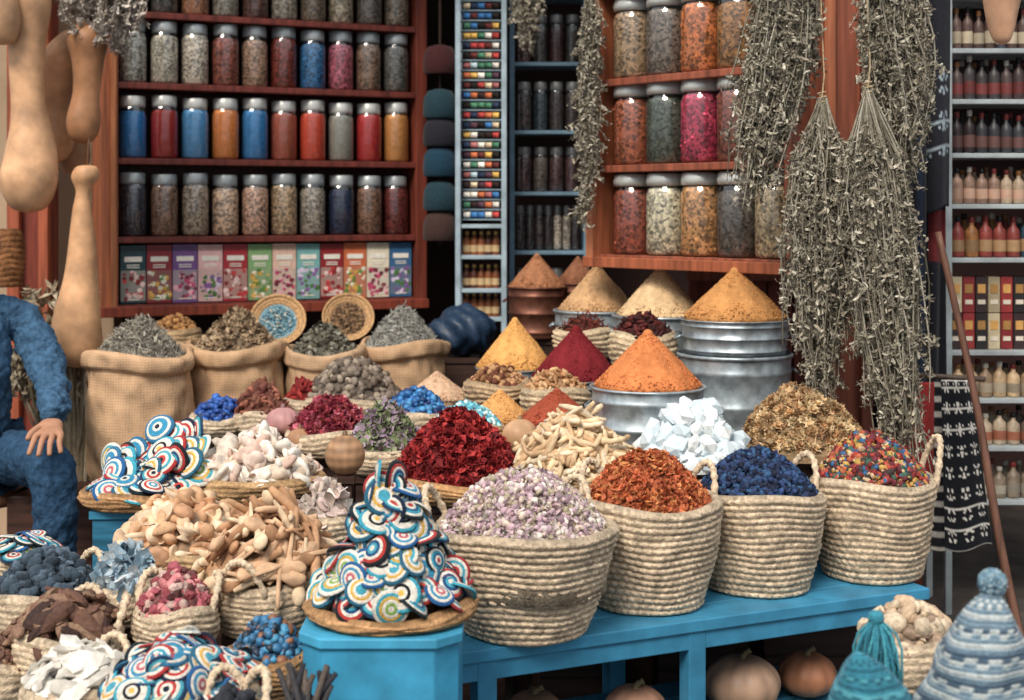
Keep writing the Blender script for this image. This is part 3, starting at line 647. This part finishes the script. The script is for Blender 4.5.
# ---------------------------------------------------------------- middle containers
basket('wicker_tray',458,474,3.8,148,.055,.85,5,apex=416,tm=[FLW,PET],cols=['#a02024','#84181e','#b42c2a','#6a141a'],n=2200,size=.014,seg=110,col='#c9965c',p=1.7)
basket('wicker_tray',258,474,4.0,130,.06,.8,5,apex=441,tm=[SOAP,SOAP2,SOAP]+SLAB,cols=['#d9cbbb','#e4dccf','#d4bfa8','#c9a898','#d8c0b0'],n=230,size=.03,seg=96,col='#c99f6c',mats=M_matte,sizevar=.5,var=.1,basemul=.6)
basket('cobalt_basket',220,416,4.55,58,.06,.8,4,apex=400,tm=CRY,cols=['#1f4fa0','#245fb4','#163a7c'],n=160,size=.014,seg=60,mats=M_stone)
basket('root_basket',262,412,4.55,58,.07,.8,5,apex=388,tm=POD,cols=['#7a4a38','#9a5a44','#6a3a30'],n=140,size=.025,seg=60)
basket('chili_basket',303,400,4.7,40,.05,.8,4,apex=382,tm=POD,cols=['#9c2420','#7c1a1a'],n=160,size=.016,seg=60)
basket('nutmeg_basket',352,396,4.75,104,.07,.85,5,apex=363,tm=NUGS,cols=['#84766a','#6c5e52','#998a78','#5e5248'],n=420,size=.015,seg=80,p=2.2)
basket('cobalt_basket',415,412,4.42,74,.06,.8,4,apex=392,tm=CRY,cols=['#1f5f9e','#2a74b4','#153a70','#3b8cc4'],n=300,size=.013,seg=70,mats=M_stone)
basket('petal_basket',330,430,4.3,88,.07,.8,5,apex=401,tm=[PET,FLW],cols=['#a8344a','#7c2034','#c9687c','#8f3a3c'],n=900,size=.014,seg=80)
basket('herb_basket',385,446,4.08,88,.07,.8,5,apex=405,tm=[PET,LEAF],cols=['#7f8a5c','#98a07a','#9a7f96','#6a7650','#b09aaa'],n=1300,size=.013,seg=80,p=1.6)
basket('turquoise_basket',467,424,4.05,76,.06,.85,5,apex=406,tm=CRY,cols=['#5fb3c4','#8ed0d4','#3c9ab4','#d8ece8'],n=360,size=.011,seg=80,col='#d4b084',mats=M_stone)
basket('root_tray',574,468,3.75,112,.06,.85,5,seg=90,col='#c9a477',mats=M_matte,fill=lambda mb,x,y,z,r:scatter_flat(mb,x,y,z-.01,r*.95,S(46,3.75),ROOT,['#d6b88e','#c29e74','#e2ccaa'],260,.075,lift=.035))
mb=MB()
content(mb,*W(692,458,3.76),S(50,3.76),S(42,3.76),ALUM,['#e0e6e8','#d2dee4','#ecefee','#c5d4dc'],130,.029,p=2.2,sizevar=.5,var=.05,basemul=.9)
mb.build('alum_crystals',M_crys,True); x,y,z=W(692,458,3.76); SUP.append((x,y,.13,z-.02))
mb=MB()
content(mb,*W(802,444,3.9),S(61,3.9),S(50,3.9),[FLW,FLW,STK[0],STK[1]],['#d0aa78','#bd9464','#dabf90','#9a7450','#b09468'],1900,.015,p=2.2)
mb.build('dried_flower_heap',M_dry,False); x,y,z=W(802,444,3.9); SUP.append((x,y,.17,z-.02))
def ball(name,px,py,D,rp,col,sc=1,ribs=0,m=M_gourd):
    x,y,z=W(px,py,D); r=S(rp,D); mb=MB()
    P=[(r*math.sin(t),-r*math.cos(t)*sc) for t in np.linspace(.02,pi-.02,30)]
    t=lathe(P,48,wob=(lambda a,z:1+.03*np.sin(ribs*a)) if ribs else None)
    if ribs==0: t.C=t.C*(1+.25*np.sin(t.V[:,2:3]*260)+.1*np.sin(t.V[:,0:1]*300))
    mb.add(t,(x,y,z),col=C(col)); mb.add(lathe([(r*.16,0),(r*.12,.01),(.001,.014)],10),(x,y,z+r*sc*.97),col=C(col)*.5)
    mb.build(name,m); SUP.append((x,y,r*.5,z-r*sc+.003))
ball('carved_ball',345,455,3.72,20,'#a87e58'); ball('pottery_dome',283,421,4.32,17,'#c08a88',.8,12); ball('pottery_dome',262,434,4.28,13,'#b48478',.8,9)
ball('small_gourd',300,440,4.22,13,'#b0805a',.9,7); ball('small_gourd',520,436,3.98,18,'#c79a70',.95,6); 
# ---------------------------------------------------------------- crocheted coasters
w_='#ddd6ca'
PALS=[[w_,'#2b8fb8',w_,'#b8322c',w_,'#1d2a44'],['#1f2a3c',w_,'#2b8fb8','#2b8fb8',w_,'#2a6f98'],['#b8322c',w_,'#1f5f8a','#2b9fb8',w_,'#1d2a30'],['#3ba0b8','#3ba0b8',w_,'#d8a83c',w_,'#23637e'],['#22262c','#c23b34',w_,'#3aa0b4',w_,'#a82a2c'],[w_,'#c45a6a',w_,'#2f90b8',w_,'#1f5e98'],['#e0b040',w_,'#22262c',w_,w_,'#2b9fb8'],[w_,'#3ba0b8','#1f4f80',w_,'#b8322c','#22262c'],[w_,'#7fa84a',w_,'#c9a23c','#3aa0b4',w_],['#1f2a3c',w_,'#b8322c',w_,'#3aa0b4','#1f3f60']]
def coasterT(pal,r=.05):
    prof=[];cc=[]; n=len(pal)
    dish=lambda q:-.26*q*q/r
    for k in range(n):
        for f in(.03,.5,.97):
            q=r*(k+f)/n; prof.append((max(q,.0006),.003+.0028*math.sin(pi*f)+dish(q))); cc.append(C(pal[k]))
    prof+=[(r*1.03,dish(r))]; cc.append(C(pal[-1]))
    for k in range(n-1,-1,-2): q=r*(k+.02)/n; prof.append((max(q,.0006),-.003+dish(q))); cc.append(C(pal[k]))
    t=lathe(prof,36,cc,wob=lambda a,z:1+.018*np.sin(18*a))
    t.V[:,2]+=.09*(t.V[:,0]**2-t.V[:,1]**2)/r
    return t
COA=[coasterT(p) for p in PALS]
def coaster_heap(mb,x,y,z,r,h,n,mi=1,sc=1,p=1.3,tilt=.35,face=.0):
    mb.add(lathe([(1,-.1),(.9,.0),(.6,.35),(.3,.65),(.001,.8)],24),(x,y,z),None,(r*.75,r*.75,h),C('#7a5a44'),mi)
    for i in range(n):
        t=(i+.5)/n; rho=math.sqrt(1-t)*rng.uniform(.86,1.0) if h<.15 else (1-t)**.75*.94; a=i*2.39996
        out=np.array([math.cos(a),math.sin(a),0])
        ns=out*h*p*rho**(p-1)/r+np.array([0,0,1.]); ns/=np.linalg.norm(ns)
        nn=ns+np.array([0,-face,.3])+rng.normal(size=3)*tilt
        loc=np.array([x,y,z+h*(1-rho**p)*.94])+out*r*rho*.9+ns*rng.uniform(.006,.03)
        mb.batch(COA[rng.integers(0,len(COA))],loc[None],align(nn[None])*sc*rng.uniform(.78,1.08),np.ones((1,3))*rng.uniform(.8,1.0),mi)
basket('coaster_tray',391,600,2.85,164,.028,.92,3,seg=120,col='#b98a58',mats=M_yarn,fill=lambda mb,x,y,z,r:coaster_heap(mb,x,y,z-.005,r*.97,.262,150,p=.95,tilt=.42,face=.1,sc=.7))
x,y,z=W(391,600,2.85); SUP.pop()
zt=z-.028
mb=MB()
q=.15;c_=.045; oct_=[(-q+c_,-q),(q-c_,-q),(q,-q+c_),(q,q-c_),(q-c_,q),(-q+c_,q),(-q,q-c_),(-q,-q+c_)]
def prism(mb,poly,x,y,za,zb,col):
    n=len(poly); V=[(x+a,y+b,za) for a,b in poly]+[(x+a,y+b,zb) for a,b in poly]
    mb.add(TF(V,[tuple(range(n))[::-1],tuple(range(n,2*n))]+[(i,(i+1)%n,n+(i+1)%n,n+i) for i in range(n)]),col=col)
prism(mb,oct_,x-.01,y-.01,0,zt-.02,C('#2492bc')); prism(mb,[(a*1.05,b*1.05) for a,b in oct_],x-.01,y-.01,zt-.02,zt,C('#2e9cc4'))
prism(mb,[(a*1.04,b*1.04) for a,b in oct_],x-.01,y-.01,0,.05,C('#2492bc'))
mb.build('blue_pedestal',M_blue,False,.003)
def fan(mb,x,y,z,r):
    coaster_heap(mb,x,y,z-.01,r*.97,.06,44,p=1.6,tilt=.35,sc=.82)
    for row in range(3):
        for i in range(8):
            t=i/7-.5; hi=.08 if t>0 else .03
            loc=np.array([x+t*r*1.5+row*.02,y+(.08-row*.06),z+.045+hi*(1.2-row*.45)+rng.normal()*.008])
            nn=np.array([[-.6+rng.normal()*.35,-.8,.5+rng.normal()*.25]]); mb.batch(COA[rng.integers(0,10)],loc[None],align(nn)*.9,np.ones((1,3)),1)
basket('coaster_tray',144,488,3.92,118,.04,.9,4,seg=96,col='#b98a58',mats=M_yarn,fill=fan)
basket('coaster_basket',180,684,2.62,158,.12,.75,8,seg=110,mats=M_yarn,fill=lambda mb,x,y,z,r:coaster_heap(mb,x,y,z-.02,r,.09,78,p=1.6,tilt=.45,sc=.68))
basket('coaster_basket',22,552,3.7,66,.06,.85,5,seg=70,mats=M_yarn,fill=lambda mb,x,y,z,r:coaster_heap(mb,x,y,z-.01,r,.04,20,p=1.6,tilt=.35,sc=.75))
# ---------------------------------------------------------------- lower left baskets
def mushfill(mb,x,y,z,r):
    content(mb,x,y,z-.01,r*.92,S(46,3.5),[MUSH,CUP,MUSH,CUP,SOAP2],['#cc9e74','#d6b48e','#b88862','#dec2a2'],150,.029,p=1.8,mi=1,var=.12,basemul=.5)
    scatter_flat(mb,x,y,z-.01,r*.9,S(42,3.5),SPOONS,['#c89c74','#d6ba9a'],12,.06)
basket('wooden_trinket_tray',186,545,3.5,140,.06,.85,5,seg=110,col='#c9a477',mats=M_matte,fill=mushfill)
basket('wooden_spoon_basket',270,574,3.18,120,.12,.8,9,handles=(1.3,4.4),seg=110,mats=M_matte,fill=lambda mb,x,y,z,r:scatter_flat(mb,x,y,z-.01,r*.92,S(64,3.18),SPOONS,['#caa27c','#b88a62','#d6ba96','#a27652'],190,.08,p=1.5,lift=.045))
basket('shell_basket',325,515,3.5,62,.08,.8,6,handles=(1.5,),apex=487,tm=[SOAP,PET],cols=['#cfc3b8','#b8a89a','#c8b0a8'],n=90,size=.02,seg=70,mats=M_matte,basemul=.7)
basket('wool_basket',48,588,3.3,112,.12,.8,8,apex=556,tm=[CRY[0],NUGS[0],BARK[0]],cols=['#3a4a58','#2c3844','#4f6070'],n=500,size=.016,seg=90,mats=M_yarn,handles=(1.0,))
basket('indigo_basket',126,582,3.2,62,.09,.8,6,apex=553,tm=[PET,PET,SLAB[0]],cols=['#a9bcc8','#8ea9ba','#cfd8dc','#7a96a6'],n=190,size=.022,seg=70,mats=M_cloth)
basket('rose_quartz_basket',176,606,3.02,78,.09,.8,7,apex=575,tm=ALUM,cols=['#a8505c','#c97a7c','#84383f','#5f3636','#b89a90'],n=300,size=.014,seg=80,mats=M_dry,handles=(.4,2.4))
basket('bark_basket',68,630,2.98,106,.1,.8,8,handles=(1.5,.2),seg=90,mats=M_dry,fill=lambda mb,x,y,z,r:scatter_flat(mb,x,y,z-.01,r*.92,S(34,2.98),BARK,['#54382c','#6e4c3c','#3c2822','#7e5e4a','#8a6c54'],170,.036,var=.25))
basket('soap_basket',80,682,2.72,108,.11,.8,8,handles=(1.2,),seg=90,mats=M_matte,fill=lambda mb,x,y,z,r:scatter_flat(mb,x,y,z-.01,r*.9,S(30,2.72),SLAB,['#d4cec4','#c2bbaf','#dedad0'],95,.04))
basket('bead_basket',270,650,2.84,84,.09,.8,8,apex=622,tm=[CRY[0],NUGS[2],GRN[0]],cols=['#1f3f5c','#2c6a94','#1a2a3c','#8a5a3c','#3b8cb4'],n=320,size=.011,seg=90,mats=M_stone,col='#b98a58')
basket('palm_basket',2,660,2.95,70,.12,.8,8,apex=640,tm=[BARK[1]],cols=['#6a4a3c','#8a6a54'],n=100,size=.02,seg=80,handles=(.8,))
basket('palm_basket',232,712,2.5,64,.1,.8,7,apex=698,tm=[STK[1],CRY[1]],cols=['#3a3f4a','#2a2c34'],n=200,size=.015,seg=80,handles=(.8,2))
mb=MB()
x,y,z=W(318,712,2.55)
for k in range(26): 
    a=rng.uniform(-.3,.3); mb.add(tube([(x+rng.uniform(-.06,.02),y+rng.uniform(-.05,.05),z-.03),(x+rng.uniform(-.06,.02)+a*.1,y,z+.07+rng.uniform(-.03,.02))],[.008,.005],6),col=pick(['#3c3a3c','#5a4f48','#2c2c34'],1)[0])
mb.build('incense_sticks',M_dry); SUP.append((x-.02,y,.06,z-.03))
# ---------------------------------------------------------------- foreground right knitted hats
def hat(name,px,pyb,D,rp,hp,c1,c2,c3,pom=True,lean=0.,slouch=0.,pw=1.15,rx=.0):
    x,y,z=W(px,pyb,D); r=S(rp,D); h=S(hp,D); mb=MB()
    rows_=30; prof=[];cc=[]
    for i in range(rows_*3+1):
        t=i/(rows_*3); rr=r*(1-t**1.6)**.75*(1+.05*math.sin(pi*t*5)*(1-t)) if t<1 else 0; prof.append((max(rr+.0035*abs(math.sin(pi*i/3)),.001),h*t))
        k=int(t*rows_); cc.append(c2 if k in(3,4,9,10,15,16,21) else (c3 if k in(6,12,18,24) else c1))
    tt=lathe(prof,96,cc,wob=lambda a,z_:1+.014*np.sin(48*a)+.07*np.sin(3*a+z_*25)+.04*np.sin(5*a-z_*40))
    a=np.arctan2(tt.V[:,1],tt.V[:,0]); kk=(tt.V[:,2]/h*rows_).astype(int)
    mask=((kk%6>1)&(kk%6<4))&((np.floor((a+pi)/(2*pi)*22).astype(int)+kk)%2==0); tt.C[mask]=c3
    tt.V[:,0]+=lean*(tt.V[:,2]/h)**2; tt.V[:,2]-=slouch*h*(tt.V[:,2]/h)**3
    mb.add(tt,(x,y,z))
    if pom:
        m=1100; d=rng.normal(size=(m,3)); d/=np.linalg.norm(d,axis=1)[:,None]
        pr=r*.24; o=np.array([x+lean,y,z+h*(1-slouch)+pr*.4]); R_=align(d)*np.array([.0025,.0025,pr*.5])
        mb.batch(tube([(0,0,0),(0,0,2)],[1,.6],4),np.repeat(o[None],m,0),R_*rng.uniform(.6,1.15,m)[:,None,None],pick(['#6f96aa','#5a8098','#96b0bc'],m))
    mb.build(name,M_yarn); SUP.append((x,y,r*.9,z))
hat('knitted_hat',978,714,2.15,55,126,C('#6d8798'),C('#42586c'),C('#b4bcbc'),lean=.022)
hat('knitted_hat',1052,704,2.45,40,78,C('#5a7080'),C('#b9c0c0'),C('#6d8494'))
hat('knitted_hat',872,726,2.1,46,74,C('#2c8298'),C('#4da4b4'),C('#1f5f74'),pom=False,lean=-.02)
def tassel(name,px,pyt,D,lp,wp,cols):
    mb=MB(); o=W(px,pyt,D); l=S(lp,D); w=S(wp/2,D)
    for k in range(150):
        a=rng.uniform(0,2*pi); q=math.sqrt(rng.uniform()); e=np.array([math.cos(a),math.sin(a),0])*q*w
        mb.add(tube(smoothpath([o,o+e*.8+np.array([rng.normal()*.006,0,-l*.3]),o+e*1.2+rng.normal(size=3)*.006+np.array([0,0,-l*rng.uniform(.7,1)])],6),.0022,4),col=pick(cols,1)[0])
    mb.add(ico(2,.03),o,None,.014,C(cols[0])); mb.build(name,M_yarn); SUP.append((o[0],o[1],w*.7,o[2]-l))
tassel('wool_tassel',876,618,2.38,70,44,['#2a8398','#3a98a8','#1f6478'])
basket('dried_fruit_basket',908,636,2.75,96,.09,.8,6,apex=606,tm=[NUGS[0],SOAP2,BARK[0]],cols=['#b99e80','#98806a','#c8b498'],n=160,size=.018,seg=80)
# ---------------------------------------------------------------- display crates carrying the goods
for (x,y,r,z) in SUP:
    if z<.03: continue
    s=r*1.5; front=(y<2.9 or (x<-.9 and y<4.1)); c=C('#247ea4') if front else C('#3f2a22')
    mb=MB(); mb.box((x,y,z-.011),(s+.015,s+.015,.02),c)
    n=max(2,int(z/.14))
    for i in range(n):
        mb.box((x,y,(i+.5)*(z-.021)/n),(s,s,(z-.021)/n-.008),c*rng.uniform(.75,.95))
    mb.box((x,y,(z-.021)/2),(s-.012,s-.012,z-.021),c*.5)
    mb.build('display_crate',M_woodH,False)
# ---------------------------------------------------------------- seated man
man=bpy.data.objects.new('seated_man',None); bpy.context.scene.collection.objects.link(man)
tex=bpy.data.textures.new('folds','CLOUDS'); tex.noise_scale=.075
tex2=bpy.data.textures.new('wrinkles','CLOUDS'); tex2.noise_scale=.028
def skin(name,nodes,edges,m,col,root,sub=2,parent=man,disp=0):
    keys=list(nodes); me=bpy.data.meshes.new(name)
    me.from_pydata([nodes[k][:3] for k in keys],[(keys.index(a),keys.index(b)) for a,b in edges],[])
    ob=bpy.data.objects.new(name,me); bpy.context.scene.collection.objects.link(ob)
    sk=ob.modifiers.new('sk','SKIN'); sk.use_smooth_shade=True
    for i,k in enumerate(keys):
        r=nodes[k][3]; r2=nodes[k][4] if len(nodes[k])>4 else r
        me.skin_vertices[0].data[i].radius=(r,r2); me.skin_vertices[0].data[i].use_root=(k==root)
    if disp: sub=5
    ss=ob.modifiers.new('ss','SUBSURF'); ss.levels=sub; ss.render_levels=sub
    if disp:
        dm=ob.modifiers.new('d','DISPLACE'); dm.texture=tex; dm.strength=disp; dm.mid_level=.5; dm.texture_coords='LOCAL'
        dm=ob.modifiers.new('d2','DISPLACE'); dm.texture=tex2; dm.strength=disp*.4; dm.mid_level=.5; dm.texture_coords='LOCAL'
    mm=m.copy(); at=[n for n in mm.node_tree.nodes if n.type=='ATTRIBUTE'][0]
    rgb=mm.node_tree.nodes.new('ShaderNodeRGB'); rgb.outputs[0].default_value=(*C(col),1)
    for l in list(mm.node_tree.links):
        if l.from_node==at: mm.node_tree.links.new(rgb.outputs[0],l.to_socket)
    me.materials.append(mm); ob.parent=parent; return ob
skin('shirt',{'pel':(-1.84,4.78,.53,.15,.12),'waist':(-1.85,4.76,.68,.15,.125),'chest':(-1.84,4.72,.88,.165,.125),'up':(-1.83,4.70,1.0,.12,.09),'neck':(-1.82,4.69,1.09,.06,.06),
 'ls':(-1.67,4.79,.985,.078,.078),'la':(-1.60,4.74,.88,.07,.07),'le':(-1.54,4.67,.775,.06,.06),'lf':(-1.50,4.56,.725,.052,.052),'lw':(-1.465,4.48,.69,.042,.04),
 'rs':(-1.99,4.61,1.0,.07,.07),'re':(-2.04,4.45,.78,.052,.052),'rw':(-1.95,4.24,.69,.038,.038)},
 [('pel','waist'),('waist','chest'),('chest','up'),('up','neck'),('up','ls'),('ls','la'),('la','le'),('le','lf'),('lf','lw'),('up','rs'),('rs','re'),('re','rw')],M_denim,'#3c6080','pel',disp=.035)
skin('jeans',{'pel':(-1.84,4.80,.51,.14,.11),'lh':(-1.74,4.80,.52,.1),'lt':(-1.60,4.62,.545,.09),'lk':(-1.46,4.43,.555,.078),'lc':(-1.46,4.46,.32,.07),'la':(-1.46,4.49,.1,.064),
 'rh':(-1.92,4.70,.52,.095),'rk':(-1.94,4.24,.555,.072),'ra':(-1.93,4.30,.1,.056)},
 [('pel','lh'),('lh','lt'),('lt','lk'),('lk','lc'),('lc','la'),('pel','rh'),('rh','rk'),('rk','ra')],M_denim,'#2c4c6a','pel',disp=.028)
def hand(name,w,f,s,n,g=1.12):
    w=np.array(w);f=np.array(f)/np.linalg.norm(f);s=np.array(s)/np.linalg.norm(s);n=np.array(n)
    nodes={'w':(*w,.026,.022),'p':(*(w+f*.035*g),.032,.018),'p2':(*(w+f*.06*g),.037,.016)}; ed=[('w','p'),('p','p2')]
    for k,(o,l) in enumerate([(-.034,.07),(-.0115,.08),(.0115,.076),(.034,.06)]):
        o*=g; l*=g
        b=w+f*.088*g+s*o; q=b+f*l*.45-n*.008; e=b+f*l*.8-n*.035+s*o*.25; 
        nodes[f'k{k}']=(*b,.0115,.0115); nodes[f'q{k}']=(*q,.0095,.0095); nodes[f'e{k}']=(*e,.008,.008); ed+=[('p2',f'k{k}'),(f'k{k}',f'q{k}'),(f'q{k}',f'e{k}')]
    t0=w+f*.03-s*.036; t1=w+f*.06-s*.062-n*.01; t2=w+f*.09-s*.068-n*.02
    nodes['t0']=(*t0,.015,.014);nodes['t1']=(*t1,.012,.012);nodes['t2']=(*t2,.0095,.0095); ed+=[('p','t0'),('t0','t1'),('t1','t2')]
    skin(name,nodes,ed,M_skin,'#b07c5c','w',2)
hand('left_hand',(-1.46,4.465,.688),(.06,-1,-.32),(1,.1,0),(0,-.25,1))
hand('right_hand',(-1.945,4.23,.672),(.02,-1,-.3),(-1,0,0),(0,-.25,1))
hd=MB(); hc=np.array([-1.79,4.655,1.235])
fd=np.array([.45,-.89,0]); sd=np.array([.89,.45,0]); RH=np.stack([sd,-fd*1.0,np.array([0,0,1.])],1)
t=ico(4); V=t.V.copy(); 
V[:,0]*=.075; V[:,1]*=.095; V[:,2]*=.118
low=np.clip(-V[:,2]/.118,0,1); V[:,0]*=1-.28*low; V[:,1]*=1-.15*low
def bump(c,r,a,d):
    g=np.exp(-((V-np.array(c))**2).sum(1)/(r*r)); V[:]+=g[:,None]*a*np.array(d)
bump((0,-.097,-.01),.016,.026,(0,-1,-.2)); bump((0,-.095,.015),.012,.012,(0,-1,0)); bump((.03,-.085,.018),.014,-.01,(0,-1,0)); bump((-.03,-.085,.018),.014,-.01,(0,-1,0)); bump((0,-.085,-.05),.02,.006,(0,-1,0)); bump((0,-.08,-.095),.02,.01,(0,-1,0))
cols=np.tile(C('#a8745a'),(len(V),1)); hair=((V[:,2]>.05)|(V[:,1]>.01)&(V[:,2]>-.05)); beard=(V[:,2]<-.055)&(V[:,1]<-.01); cols[hair]=C('#1c1614'); cols[beard]=C('#2c2420'); 
V[hair]*=1.04
hd.add(T(V,t.L,t.N,cols),hc,RH)
for s_ in(-1,1):
    hd.add(ico(2),hc+RH@np.array([s_*.028,-.082,.018]),RH,(.012,.008,.007),C('#e8e2da')); hd.add(ico(2),hc+RH@np.array([s_*.028,-.0895,.018]),RH,(.005,.003,.005),C('#20140f'))
    hd.add(ico(2),hc+RH@np.array([s_*.074,.0,.0]),RH,(.01,.02,.03),C('#a06c52'))
hd.add(ico(2),hc+RH@np.array([0,-.088,-.05]),RH,(.022,.006,.006),C('#8a4a40'))
hd.add(tube([hc+np.array([.0,0,-.08]),np.array([-1.815,4.69,1.07])],[.052,.058],16),col=C('#a8745a'))
hd.build('head',M_skin,parent=man)
sh=MB()
for X,Y in((-1.45,4.44),(-1.93,4.26)): sh.add(ico(3),(X,Y,.04),None,(.048,.13,.045),C('#2a2320')); sh.box((X,Y,.012),(.085,.24,.02),C('#1a1614'))
sh.build('shoes',M_wood,parent=man)
man.location=(.03,0,0)
mb=MB(); mb.add(lathe([(.01,.36),(.17,.36),(.18,.37),(.18,.39),(.17,.40),(.01,.40)],32),(-1.82,4.84,0),col=C('#6a4630'))
for a in(.8,2.4,3.9,5.5): mb.add(tube([(-1.82+.17*math.cos(a),4.84+.17*math.sin(a),0),(-1.82+.12*math.cos(a),4.84+.12*math.sin(a),.365)],.016,8),col=C('#5a3a28'))
mb.build('wooden_stool',M_wood)
# ---------------------------------------------------------------- light, world, camera
w=bpy.data.worlds.new('World'); bpy.context.scene.world=w; w.use_nodes=True; nt=w.node_tree
bg=nt.nodes['Background']; bg.inputs[0].default_value=(.90,.95,1.0,1)
tc=nt.nodes.new('ShaderNodeTexCoord'); sp=nt.nodes.new('ShaderNodeSeparateXYZ'); mr=nt.nodes.new('ShaderNodeMapRange')
nt.links.new(tc.outputs['Generated'],sp.inputs[0]); nt.links.new(sp.outputs['Z'],mr.inputs['Value'])
mr.inputs['From Min'].default_value=0; mr.inputs['From Max'].default_value=.55; mr.inputs['To Min'].default_value=.42; mr.inputs['To Max'].default_value=1.1
nt.links.new(mr.outputs[0],bg.inputs[1])
s=bpy.data.lights.new('sun','SUN'); s.energy=3.5; s.angle=math.radians(24); s.color=(1,.90,.78)
so=bpy.data.objects.new('sun',s); bpy.context.scene.collection.objects.link(so)
so.rotation_euler=Vector((.30,.70,-.80)).to_track_quat('-Z','Y').to_euler()
cam=bpy.data.cameras.new('camera'); co=bpy.data.objects.new('camera',cam); bpy.context.scene.collection.objects.link(co)
co.location=(0,0,H); co.rotation_euler=(pi/2,0,0); cam.lens=50; cam.sensor_width=36; cam.shift_y=-140/1024
cam.dof.use_dof=True; cam.dof.focus_distance=3.5; cam.dof.aperture_fstop=3.8
bpy.context.scene.camera=co
bpy.context.scene.view_settings.view_transform='Standard'
bpy.context.scene.view_settings.exposure=0
